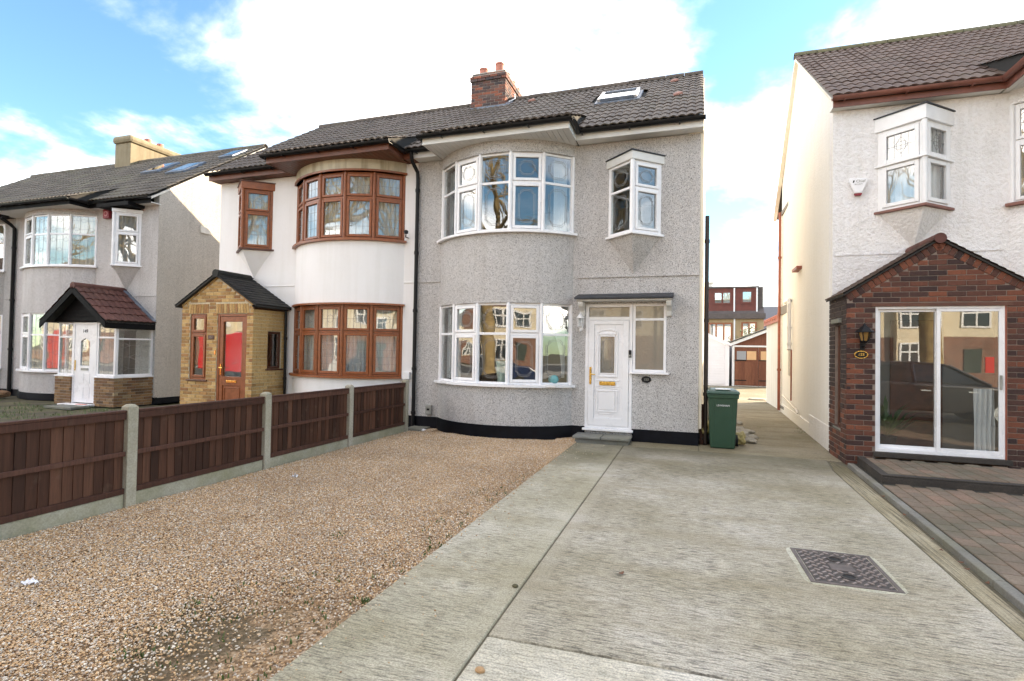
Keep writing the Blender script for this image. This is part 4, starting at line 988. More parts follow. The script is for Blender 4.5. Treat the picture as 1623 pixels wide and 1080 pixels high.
    for k in range(6): a = k*math.pi/3; mb.tube([(lx+.045*math.cos(a), ly+.045*math.sin(a), lz+.05), (lx+.066*math.cos(a), ly+.066*math.sin(a), lz+.215)], .006, 5)
    mb.build('lantern_cage', M['whitepaint'], lo)
    MB().lathe([(.036, 0), (.056, .155)], (lx, ly, lz+.055), 6).build('lantern_glass', M['glass'], lo)
    Mp = frame_at((-.74, yf-.002, 1.13), (1, 0, 0), (0, -1, 0))
    o = MB().lathe([(1, 0), (1, .012), (.9, .02)], n=28, M=Mp @ Matrix.Diagonal((.085, .06, 1, 1))).build('number_plaque', M['black'], H, sharp=40)
    text_obj('lettering', '153', .062, Mp @ Matrix.Translation((0, 0, .021)), M['greymetal'], o)
    mb = MB(); mb.box(-5.13, -4.99, yf-.06, yf-.001, .27, .48); o = mb.build('vent_cover', M['greymetal'], H, bevel=.02); MB().box(-5.09, -5.03, yf-.064, yf-.0601, .36, .40).build('vent_slot', M['black'], o)
    pipe(H, [(-5.40, 9.50, 5.60), (-5.40, 9.56, 5.42), (-5.40, 9.79, 5.28), (-5.40, 9.81, 5.15), (-5.40, 9.81, .02)], .038, M['black'], 'downpipe', [(-5.40, 9.81, z_) for z_ in (4.9, 3.6, 2.4, 1.2, .3)])
    pipe(H, [(.27, 10.0, 4.05), (.27, 10.0, .02)], .036, M['blackbrown'], 'side_pipe', [(.27, 10.0, z_) for z_ in (3.6, 2.2, .9)])
    MB().box(x1+.004, x1+.05, yf+.02, yf+.06, .3, 5.55).build('corner_bead', M['cream153'], H)
    return H
H153 = house_153()

# ------------------------------------------------------------------ doorstep and things on the inner window sill
t = thing('door_step', 'low grey slab step below the white front door', 'step', (-1.43, 9.65, 0))
MB().box(-1.93, -1.0, 9.40, 9.84, -.05, .07).build('step_base', M['slabgrey'], t, bevel=.01)
for a, b in ((-1.97, -1.475), (-1.465, -.97)): MB().box(a, b, 9.36, 9.85, .071, .115).build('slab', M['slabgrey'], t, bevel=.01)
t = thing('flower_pot', 'pale green tapered pot standing inside the lower bay window', 'pot', (-3.36, 9.46, .99))
MB().lathe([(.07, 0), (.10, .3), (.115, .42), (.105, .42), (.06, .02)], (-3.36, 9.46, .99), 18).build('pot', simple('pale_glaze', (.50, .62, .54), .3), t, sharp=50)
t = thing('glass_bowl', 'small round turquoise ornament at the right end of the bay sill', 'ornament', (-2.42, 9.72, .99))
MB().lathe([(.03, 0), (.08, .03), (.105, .09), (.085, .15), (.05, .175), (.03, .176)], (-2.42, 9.72, .99), 18).build('bowl', simple('turquoise_glaze', (.12, .35, .36), .15), t, sharp=60)
MB().box(-4.6, -2.3, 9.42, 9.60, .955, .99).build('bay_sill_board', M['whitepaint'], H153)

# ------------------------------------------------------------------ white rendered house with brown windows (151)
def house_151():
    x0, x1, yf = -10.75, -5.42, 9.87; zw = 5.5; ridge = (13.55, 8.38); bay = (-8.50, -5.72, .62)
    H = thing('semi_detached_house', 'white rendered semi-detached house with brown bay windows and yellow brick porch', 'house', ((x0+x1)/2, yf, 0))
    holes = [oriel_hole(-9.68, .50, 3.85, 5.2), (-9.7, -8.95, .1, 2.1)]
    shell(H, x0, x1, yf, 7.4, zw, M['white151'], holes, bay, side_l=M['pebble149'], ridge=ridge, gable_r=False, eave=(9.57, 5.70))
    z = (1.03, 2.50, 3.87, 5.26)
    bay_shell(H, bay, yf, M['white151'], z, zw, .23, [(x0, -8.45), (-5.77, -5.42)], topmat=M['bay_band'])
    arc = arcpts(bay[0]+.03, bay[1]-.03, bay[2]-.02, yf, 5, -.005); fac = [(1, 1)]*5
    bay_window(H, arc, z[0], z[1], M['brownframe'], fac, (bay[0], bay[1], bay[2], yf), lead=('grid35', 'grid32c'), cur=['curtain']*5, head=M['brownframe'])
    bay_window(H, arc, z[2], z[3], M['brownframe'], fac, (bay[0], bay[1], bay[2], yf), lead=('grid34', 'grid32'), cur=['curtain', 'curtain', 'curtain_warm', 'curtain', 'curtain'], head=M['brownframe'])
    oriel(H, -9.68, .50, .38, yf, 3.85, 5.2, M['brownframe'], M['brownframe'], M['browndark'], ('grid33', 'grid32c'), M['white151'], sillmat=M['browndark'], cas=(True, True), corb=.66, headh=.16, cur='curtain')
    for a, b in ((x0+.01, -8.52), (-5.71, x1-.04)): MB().box(a, b, yf-.016, yf+.02, 2.985, 3.01).build('string_course', M['white151'], H, bevel=.006)
    ye, ze = 9.57, 5.70
    roof(H, x0, x1, yf, ridge, ye, ze, (-8.60, -5.62), (8.98, 5.70), 'main', M['tile'], M['fascia151'], M['black'], ovl=.10, ovr=0, vmat=M['fascia151'])
    #
    # small security camera at the right end of the upper bay
    mb = MB(); mb.tube([(-5.62, 9.86, 3.93), (-5.62, 9.74, 3.93), (-5.60, 9.72, 3.98)], .012, 8); mb.lathe([(.02, -.03), (.045, -.02), (.045, .03), (.02, .05)], (-5.60, 9.72, 4.02), 12); mb.build('security_camera', M['black'], H, sharp=40)
    # white boxing and cables on the wall beside the fence post
    o = MB().box(-5.68, -5.50, 9.79, 9.869, .98, 1.13).build('cable_box', M['whitepaint'], H, bevel=.01)
    MB().tube([(-5.53, 9.82, 1.0), (-5.53, 9.82, .3), (-5.55, 9.82, .24)], .012, 6).build('cable', M['greymetal'], o)
    MB().box(-5.66, -5.58, 9.80, 9.868, .25, .975).build('conduit', M['whitepaint'], o, bevel=.01)
    # brick porch
    px0, px1, py = -10.74, -8.74, 8.92; eave, apex, xa = 2.50, 3.12, -9.71
    W = px1-px0; dh = (1.02, 1.83, .0, 2.30); wh = (.24, .73, .86, 2.30); side = (.42, .84, 1.12, 1.94)
    core = MB(); Mf = frame_at((px0, py, 0), (1, 0, 0), (0, -1, 0)); Msd = frame_at((px1, py, 0), (0, 1, 0), (1, 0, 0))
    holed_wall(core, px0+.01, px1-.01, 0, eave, py+.009, .1, [(px0+dh[0], px0+dh[1], .001, dh[3]), (px0+wh[0], px0+wh[1], wh[2], wh[3])])
    core.prism([(px0+.01, py+.009, eave), (px1-.01, py+.009, eave), (xa, py+.009, apex-.03)], (0, .1, 0))
    Mrot = Matrix.Translation((px1, py, 0)) @ Matrix.Rotation(R(90), 4, 'Z')
    holed_wall(core, .02, .948, 0, eave-.1, .009, .1, [(side[0], side[1], side[2], side[3])], Mrot)
    core.box(px0, px0+.1, py+.11, 9.868, 0, eave-.02)
    pw = core.build('porch_wall', M['mortar151'], H)
    bud = [298]
    sl = (apex-eave)/(xa-px0)
    lay_bricks(pw, '151', M['brick151'], Mf, W, 3.075, [(dh[0], dh[1], 0, dh[3]), (wh[0], wh[1], wh[2], wh[3]), (wh[0]-.06, wh[1]+.05, 2.30, 2.52), (dh[0]-.06, dh[1]+.06, 2.30, 2.52)], top=lambda b: (0, W) if b < eave else ((b-eave)/sl+.10, W-(b-eave)/sl-.10), budget=bud)
    # leaning soldier arches over the window and the door
    me = brick_mesh('151', M['brick151'])
    for a0, a1, ln in ((wh[0]-.05, wh[1]+.04, -.18), (dh[0]-.05, dh[1]+.05, .22)):
        n = int(round((a1-a0)/.075))
        for i in range(n):
            u = (i+.5)/n; m = Mf @ Matrix(((1, 0, 0, a0+(a1-a0)*u), (0, 0, 1, 2.412), (0, -1, 0, -.024), (0, 0, 0, 1))) @ Matrix.Rotation(R(90)-ln*(1-u if ln < 0 else u)*.9, 4, 'Y') @ Matrix.Diagonal((.96, 1, 1, 1))
            link('brick', me, pw, m); bud[0] -= 1
    # raking course under the verge
    L = math.hypot(xa-px0, apex-eave); ang = math.atan2(apex-eave, xa-px0); n = 9
    for s_ in (1, -1):
        for i in range(n):
            d = (i+.5)/n; cx = (px0+(xa-px0)*d) if s_ == 1 else (px1-(px1-xa)*d); cz = eave+(apex-eave)*d+.0
            link('brick', me, pw, Matrix.Translation((cx, py+.012, cz-.005)) @ Matrix.Rotation(-ang*s_, 4, 'Y') @ Matrix.Diagonal((L/n*.95/.215, 1, 1, 1)))
            bud[0] -= 1
    lay_bricks(pw, '151', M['brick151'], Msd, .94, 2.4, [side], budget=bud, phase=1)
    MB().box(px1-.02, px1+.012, py+.0, 9.868, eave-.10, eave+.0).build('porch_fascia', M['browndark'], H)
    # porch roof
    rp = MB()
    for s_ in (1, -1):
        ex = xa+s_*1.13; ez = apex+.04-1.13*sl
        p = [(xa, py-.09, apex+.0), (ex, py-.09, ez-.04), (ex, 9.866, ez-.04), (xa, 9.866, apex+.0)]
        rp.hexa(p+[(a, b, c+.045) for a, b, c in p])
    ro = rp.build('porch_roof', M['roofdark'], H)
    mt = tile_mesh('p151', M['tile151p'], w=.165, L=.25, roll=.004, rolls=1, lip=.014)
    for s_ in (1, -1):
        Ls = 1.13/math.cos(math.atan(sl)); n = 11; g = Ls/n; al = math.atan(sl)
        for r_ in range(n):
            for c in range(6):
                tw = (9.86-py+.10)/6
                base = Matrix.Translation((xa+s_*(1.14-g*r_*math.cos(al)), (py-.10 if s_ == 1 else 9.86), apex+.045-(1.13-g*r_*math.cos(al))*sl)) @ Matrix.Rotation(R(90*s_), 4, 'Z')
                link('tile', mt, ro, base @ Matrix.Rotation(al, 4, 'X') @ Matrix.Translation((tw*c, 0, 0)) @ Matrix.Rotation(rnd.uniform(-.02, .02), 4, 'X') @ Matrix.Diagonal((tw/.165, .75, 1, 1)))
    mr = MB(); k = 8
    for i in range(3): mr = MB(); y0 = py-.1+.32*i; mr.tube([(xa, y0, apex+.05), (xa, y0+.315, apex+.05)], .085, 12); mr.build('ridge_tile', M['tile151p'], ro, sharp=40)
    g = MB(); gutter_y(g, py-.1, 9.8, px1+.10, eave-.03, .05); g.build('porch_gutter', M['black'], H, sharp=40)
    pipe(H, [(px1+.08, 9.78, eave-.06), (px1+.08, 9.80, .02)], .03, M['black'], 'porch_downpipe', [(px1+.08, 9.79, z_) for z_ in (1.8, .9)])
    # porch door
    dx0, dx1 = px0+dh[0], px0+dh[1]; Md = frame_at((dx0, py+.03, 0), (1, 0, 0), (0, -1, 0)); w = dx1-dx0; mb = MB(); ft = .055
    lbox(mb, Md, 0, ft, 0, 2.30, -.08, .012); lbox(mb, Md, w-ft, w, 0, 2.30, -.08, .012); lbox(mb, Md, ft, w-ft, 2.30-ft, 2.30, -.08, .011)
    d = mb.build('porch_door', M['brownframe'], H, bevel=.005); mb = MB(); a0, a1 = ft+.003, w-ft-.003
    for q in ((a0, a0+.09, .05, 2.24), (a1-.09, a1, .05, 2.24), (a0+.09, a1-.09, .05, .2), (a0+.09, a1-.09, 2.13, 2.24), (a0+.09, a1-.09, .76, .95)): lbox(mb, Md, *q, -.06, .0)
    lbox(mb, Md, a0+.091, a1-.091, .201, .759, -.05, -.02); 
    for q in ((a0+.13, a0+.15, .24, .72), (a1-.15, a1-.13, .24, .72), (a0+.15, a1-.15, .24, .26), (a0+.15, a1-.15, .70, .72)): lbox(mb, Md, *q, -.0199, -.008)
    mb.build('door_leaf', M['brownframe'], d, bevel=.004)
    mb = MB(); lbox(mb, Md, a0+.088, a1-.088, .948, 2.132, -.04, -.034); mb.build('pane', M['glass'], d)
    mb = MB(); lbox(mb, Md, w/2-.14, w/2+.14, .82, .87, .0, .012); mb.build('letter_plate', M['brass'], d, bevel=.004)
    mb = MB(); lbox(mb, Md, a0+.03, a0+.06, .98, 1.22, .001, .012); mb.tube([tuple(Md @ Vector(v)) for v in ((a0+.045, 1.14, .01), (a0+.045, 1.14, .05), (a0+.14, 1.135, .052))], .01, 8); mb.build('handle', M['brass'], d)
    mb = MB(); lbox(mb, Md, -.045, -.015, 1.42, 1.51, .031, .045); mb.build('bell_push', M['brass'], d)
    window(H, 'porch_window', (px0+wh[0], py+.03, wh[2]), (1, 0, 0), (0, -1, 0), wh[1]-wh[0], wh[3]-wh[2], M['brownframe'], [(0, 1, 0, .72, True, ''), (0, 1, .72, 1, True, '')], sillmat=M['browndark'])
    window(H, 'porch_side_window', (px1-.04, py+side[0], side[2]), (0, 1, 0), (1, 0, 0), side[1]-side[0], side[3]-side[2], M['browndark'], [(0, 1, 0, 1, False, '')], sillmat=M['browndark'])
    Mp = frame_at((px0+.865, py-.001, 1.79), (1, 0, 0), (0, -1, 0)); mb = MB(); lbox(mb, Mp, -.085, .085, -.045, .045, 0, .012); o = mb.build('number_plaque', M['browndark'], H, bevel=.006)
    text_obj('lettering', '151', .075, Mp @ Matrix.Translation((0, 0, .0135)), M['mortar'], o)
    MB().box(px0+.1, px1-.1, py+.12, 9.86, .02, .05).build('porch_floor', M['slabgrey'], H)
    return H
H151 = house_151()
# ------------------------------------------------------------------ light grey house with tiled porch at the left (149) and its twin (147)
def house_149():
    x0, x1, yf = -19.75, -13.78, 10.66; zw = 5.5; ridge = (14.4, 8.43); bay = (-19.28, -16.15, .55)
    H = thing('semi_detached_house', 'light pebbledashed house with black-gabled red-tiled porch and white windows', 'house', ((x0+x1)/2, yf, 0))
    holes = [oriel_hole(-14.92, .5, 3.78, 5.22), (-15.3, -14.5, .1, 2.0)]
    shell(H, x0, x1, yf, 7.6, zw, M['pebble149'], holes, bay, side_r=M['gable149'], ridge=ridge, gable_l=False, eave=(10.36, 5.62))
    z = (.82, 2.46, 3.82, 5.28)
    bay_shell(H, bay, yf, M['pebble149'], z, zw, .18, [(x0, -19.3), (-13.9, x1)])
    arc = arcpts(bay[0]+.03, bay[1]-.03, bay[2]-.02, yf, 5, -.005); fac = [(0, 0), (1, 1), (0, 0), (0, 0), (0, 0)]
    bay_window(H, arc, z[0], z[1], M['upvc'], fac, (bay[0], bay[1], bay[2], yf), lead=('hex', 'hex'), cur=['curtain_warm']*5)
    bay_window(H, arc, z[2], z[3], M['upvc'], fac, (bay[0], bay[1], bay[2], yf), lead=('hex', 'hex'), cur=['curtain_warm']*5)
    oriel(H, -14.92, .5, .40, yf, 3.78, 5.22, M['upvc'], M['upvc'], M['blackwood'], ('hex', 'hex'), M['pebble149'], cas=(False, True), corb=.7, headh=.09, cur='curtain_grey')
    MB().box(-15.5, -14.3, yf-.48, yf-.01, 5.35, 5.45).build('oriel_roof', M['blackwood'], H)
    ye, ze = 10.36, 5.62
    sky = ((-17.0, -16.35, 12.6, 13.3), (-15.4, -14.75, 12.2, 12.9), (-14.6, -14.1, 13.4, 13.9))
    def skip(x, y): return any(a < x < b and c < y < d for a, b, c, d in sky)
    rf = roof(H, x0, x1, yf, ridge, ye, ze, (-19.6, -16.1), (9.85, 5.60), 'o149', M['tile149'], M['blackwood'], M['black'], ovl=0, ovr=.03, zf=5.42, soffmat=M['soffit'], skip=skip)
    sl = math.atan2(ridge[1]-ze, ridge[0]-ye)
    for a, b, c, d in sky:
        Ms = Matrix.Translation((a, c, ze+math.tan(sl)*(c-ye))) @ Matrix.Rotation(sl, 4, 'X'); W, L = b-a, (d-c)/math.cos(sl)
        f = MB().box(-.05, W+.05, -.08, L+.05, -.02, .09, Ms).build('roof_window', M['leadflash'], H, bevel=.01)
        MB().box(.07, W-.07, .07, L-.07, .0905, .097, Ms).build('pane', M['skyglass149'], f)
    # rendered chimney stack on the party wall
    ch = MB().box(-20.42, -19.62, 14.0, 16.4, 7.6, 9.05).build('chimney', M['ochre'], H, bevel=.02)
    MB().box(-20.50, -19.54, 13.92, 16.48, 9.051, 9.34).build('chimney_head', M['ochre'], ch, bevel=.11)
    for y in (14.9, 15.4): MB().lathe([(.11, 0), (.12, .16), (.12, .2), (.09, .2)], (-19.95, y, 9.33), 14).build('chimney_pot', M['terracotta'], ch, sharp=40)
    # red alarm box
    o = MB().box(-15.83, -15.58, yf-.09, yf-.001, 5.16, 5.42).build('alarm_box', M['redbox'], H, bevel=.015)
    MB().lathe([(.075, 0), (.075, .006)], n=20, M=frame_at((-15.705, yf-.0905, 5.29), (1, 0, 0), (0, -1, 0))).build('emblem', simple('faded_red_print', (.55, .25, .27), .5), o)
    MB().lathe([(.045, 0), (.045, .004)], n=20, M=frame_at((-15.705, yf-.097, 5.29), (1, 0, 0), (0, -1, 0))).build('emblem', M['redbox'], o)
    MB().box(x1+.001, x1+.03, 11.95, 12.3, 4.95, 5.15).build('air_vent', M['cream_out'], H, bevel=.005)
    MB().box(x1-.05, x1+.012, yf, 18.2, 0, .16).build('side_plinth', M['plinth'], H)
    for a, b in ((-19.7, -19.33), (-16.1, x1)): MB().box(a, b, yf-.016, yf+.02, 2.93, 2.955).build('string_course', M['pebble149'], H, bevel=.005)
    pipe(H, [(-19.70, 10.25, 5.35), (-19.70, 10.5, 5.2), (-19.70, 10.6, 5.1), (-19.70, 10.6, .02)], .05, M['black'], 'downpipe', [(-19.70, 10.6, z_) for z_ in (4.5, 2.9, 1.4)])
    # porch: dwarf brick walls, glazed screens, white door, black gable, red-brown roof
    px0, px1, py = -16.02, -13.80, 9.62; zs = .74; zt = 2.16; dx0, dx1 = -15.42, -14.53
    cw = MB(); cw.box(px0+.01, dx0-.01, py+.01, py+.11, 0, zs); left = cw.build('porch_wall', M['mortar'], H)
    lay_bricks(left, '149', M['brick149'], frame_at((px0, py, 0), (1, 0, 0), (0, -1, 0)), dx0-px0, zs)
    cw = MB(); cw.box(dx1+.01, px1-.01, py+.01, py+.11, 0, zs); cw.box(px1-.11, px1-.01, py+.11, yf-.002, 0, zs); right = cw.build('porch_wall', M['mortar'], H)
    lay_bricks(right, '149', M['brick149'], frame_at((dx1, py, 0), (1, 0, 0), (0, -1, 0)), px1-dx1, zs)
    lay_bricks(right, '149', M['brick149'], frame_at((px1, py, 0), (0, 1, 0), (1, 0, 0)), yf-py, zs, phase=1)
    window(H, 'porch_screen', (px0+.02, py+.05, zs+.03), (1, 0, 0), (0, -1, 0), dx0-px0-.02, zt-zs-.03, M['upvc'], [(0, 1, 0, .74, False, 'hex'), (0, 1, .74, 1, False, 'hex')], ft=.05)
    window(H, 'porch_screen', (dx1, py+.05, zs+.03), (1, 0, 0), (0, -1, 0), px1-dx1-.06, zt-zs-.03, M['upvc'], [(0, 1, 0, .74, False, 'hex'), (0, 1, .74, 1, False, 'hex')], ft=.06)
    window(H, 'porch_screen', (px1-.05, py+.06, zs+.03), (0, 1, 0), (1, 0, 0), yf-py-.06, zt-zs-.03, M['upvc'], [(0, 1, 0, .72, False, 'hex'), (0, 1, .72, 1, False, '')], ft=.06)
    Md = frame_at((dx0, py+.05, .05), (1, 0, 0), (0, -1, 0)); w = dx1-dx0; mb = MB(); h = zt-.05
    lbox(mb, Md, 0, .06, 0, h, -.08, .01); lbox(mb, Md, w-.06, w, 0, h, -.08, .01); lbox(mb, Md, .06, w-.06, h-.06, h, -.08, .009); d = mb.build('porch_door', M['upvc'], H, bevel=.005)
    mb = MB(); gx0, gx1, gz0, gz1 = .28, .62, .98, 1.62
    for q in ((.063, gx0, .02, h-.063), (gx1, w-.063, .02, h-.063), (gx0, gx1, .02, gz0), (gx0, gx1, gz1+.08, h-.063)): lbox(mb, Md, *q, -.05, .0)
    mb.prism([tuple(Md @ Vector(v)) for v in ((gx0, gz1, -.05), ((gx0+gx1)/2, gz1+.078, -.05), (gx0, gz1+.078, -.05))], Vector((0, -.049, 0))); mb.prism([tuple(Md @ Vector(v)) for v in ((gx1, gz1, -.05), ((gx0+gx1)/2, gz1+.078, -.05), (gx1, gz1+.078, -.05))], Vector((0, -.049, 0)))
    for za, zb in ((.12, .42), (.52, .78)):
        for xa_, xb_ in ((.24, .43), (.47, .66)): lbox(mb, Md, xa_, xb_, za, zb, .0005, .007)
    mb.build('door_leaf', M['upvc'], d, bevel=.004)
    mb = MB(); lbox(mb, Md, gx0, gx1, gz0, gz1+.08, -.03, -.024); mb.build('pane', M['glass'], d)
    mb = MB(); lbox(mb, Md, .32, .60, .86, .92, .001, .01); mb.build('letter_plate', M['greymetal'], d, bevel=.004)
    mb = MB(); lbox(mb, Md, .09, .115, .85, 1.12, .001, .015); mb.build('handle', M['brass'], d)
    text_obj('house_number', '149', .13, Md @ Matrix.Translation((w/2, 1.88, .003)) @ Matrix.Rotation(0, 4, 'Z'), M['black'], d)
    MB().box(dx0-.12, dx1+.05, py-.22, py+.04, .0, .05).build('door_sill', M['upvc'], H, bevel=.01)
    MB().box(px0+.1, px1-.12, py+.12, yf-.01, .02, .06).build('porch_floor', M['slabgrey'], H)
    # gabled roof with ridge along Y
    xa, za, ze_, hw = -14.98, 3.10, 2.20, 1.20; yf0 = py-.30; sl_ = (za-ze_)/hw; rp = MB()
    for s_ in (1, -1):
        p = [(xa, yf0+.02, za-.05), (xa+s_*hw, yf0+.02, ze_-.05), (xa+s_*hw, yf-.002, ze_-.05), (xa, yf-.002, za-.05)]; rp.hexa(p+[(a, b, c+.045) for a, b, c in p])
    ro = rp.build('porch_roof', M['roofdark'], H)
    mt = tile_mesh('p149', M['tile149p'], w=.30, L=.36, roll=.022, rolls=2, lip=.022); al = math.atan(sl_); Ls = hw/math.cos(al); n = 5; g = Ls/n
    for s_ in (1, -1):
        for r_ in range(n):
            for c in range(4):
                tw = (yf-yf0)/4
                base = Matrix.Translation((xa+s_*(hw+.02-g*r_*math.cos(al)), (yf0 if s_ == 1 else yf-.005), ze_-.01+g*r_*math.sin(al))) @ Matrix.Rotation(R(90*s_), 4, 'Z')
                link('tile', mt, ro, base @ Matrix.Rotation(al, 4, 'X') @ Matrix.Translation((tw*c, 0, 0)) @ Matrix.Diagonal((tw/.30*.999, min(1, (g+.05)/.36), 1, 1)))
    for i in range(3): y0 = yf0+.445*i; MB().tube([(xa, y0, za-.01), (xa, y0+.44, za-.01)], .09, 12).build('ridge_tile', M['tile149p'], ro, sharp=40)
    mb = MB(); mb.prism([(xa-hw+.14, py-.05, ze_-.02), (xa+hw-.14, py-.05, ze_-.02), (xa, py-.05, za-.13)], (0, .05, 0)); gb_ = mb.build('porch_gable', M['blackwood'], H)
    for i in range(7):
        zz = ze_+.10*i; half = (za-.14-zz)/sl_-.12
        if half > .08: MB().box(xa-half, xa+half, py-.062, py-.0501, zz, zz+.094).build('board', M['blackwood'], gb_, bevel=.004)
    for s_ in (1, -1):
        p = [(xa, yf0, za-.20), (xa+s_*(hw+.02), yf0, ze_-.20), (xa+s_*(hw+.02), yf0+.03, ze_-.20), (xa, yf0+.03, za-.20)]; MB().hexa(p+[(a, b, c+.165) for a, b, c in p]).build('bargeboard', M['blackwood'], H)
    MB().box(xa+hw-.03, xa+hw-.001, yf0+.03, yf-.003, ze_-.20, ze_-.052).build('porch_fascia', M['blackwood'], H)
    MB().box(xa+hw-.2, xa+hw-.031, yf0+.03, yf-.003, ze_-.12, ze_-.10).build('porch_soffit', M['blackwood'], H)
    p = [(xa+.02, yf-.10, za+.01), (xa+hw+.02, yf-.10, ze_+.03), (xa+hw+.02, yf-.003, ze_+.03), (xa+.02, yf-.003, za+.01)]; MB().hexa(p+[(a, b, c+.04) for a, b, c in p]).build('flashing', M['leadflash'], ro)
    return H
H149 = house_149()

def house_147():
    x0, x1, yf = -25.6, -19.75, 10.66; zw = 5.5; ridge = (14.4, 8.43); bay = (-23.35, -20.22, .55)
    H = thing('semi_detached_house', 'grey pebbledashed house at the far left edge, only one window showing', 'house', ((x0+x1)/2, yf, 0))
    shell(H, x0, x1, yf, 7.6, zw, M['pebble147'], [], bay, side_l=M['pebble147'], ridge=ridge, gable_r=False, eave=(10.36, 5.62))
    z = (.82, 2.46, 3.82, 5.28); bay_shell(H, bay, yf, M['pebble147'], z, zw, .18, [(-20.2, x1)])
    arc = arcpts(bay[0]+.03, bay[1]-.03, bay[2]-.02, yf, 5, -.005); fac = [(0, 0)]*5
    for k in (0, 2): bay_window(H, arc, z[k], z[k+1], M['upvc'], fac, (bay[0], bay[1], bay[2], yf), cur=['curtain_warm', 'curtain_warm', None, None, None])
    MB().box(-20.2, x1-.02, yf-.016, yf+.02, 2.93, 2.955).build('string_course', M['pebble147'], H, bevel=.005)
    roof(H, x0, x1, yf, ridge, 10.36, 5.62, (-23.5, -20.2), (9.85, 5.60), 'o149', M['tile149'], M['blackwood'], M['black'], ovl=.1, ovr=0, zf=5.42, soffmat=M['blackwood'])
    return H
H147 = house_147()
# distant gable end beyond the twin houses
t = thing('distant_house', 'sunlit verge of another tiled roof beyond the far left ridge', 'house', (-36, 12, 0))
MB().box(-40.5, -29.2, 11, 18, 0, 5.6).build('wall', M['cream_out'], t)
mb = MB(); mb.prism([(-29.2, 10.7, 5.5), (-29.2, 18.3, 5.5), (-29.2, 14.5, 8.45)], (-11.4, 0, 0)); mb.build('roof', M['rearroof'], t)
for s_ in (1, -1):
    a, b = Vector((-29.19, 14.5-s_*3.9, 5.45)), Vector((-29.19, 14.5, 8.46)); mb = MB(); mb.hexa([a, a+Vector((.1, 0, 0)), b+Vector((.1, 0, 0)), b, a+Vector((0, 0, .18)), a+Vector((.1, 0, .18)), b+Vector((.1, 0, .18)), b+Vector((0, 0, .18))]); mb.build('verge', M['cream_out'], t)

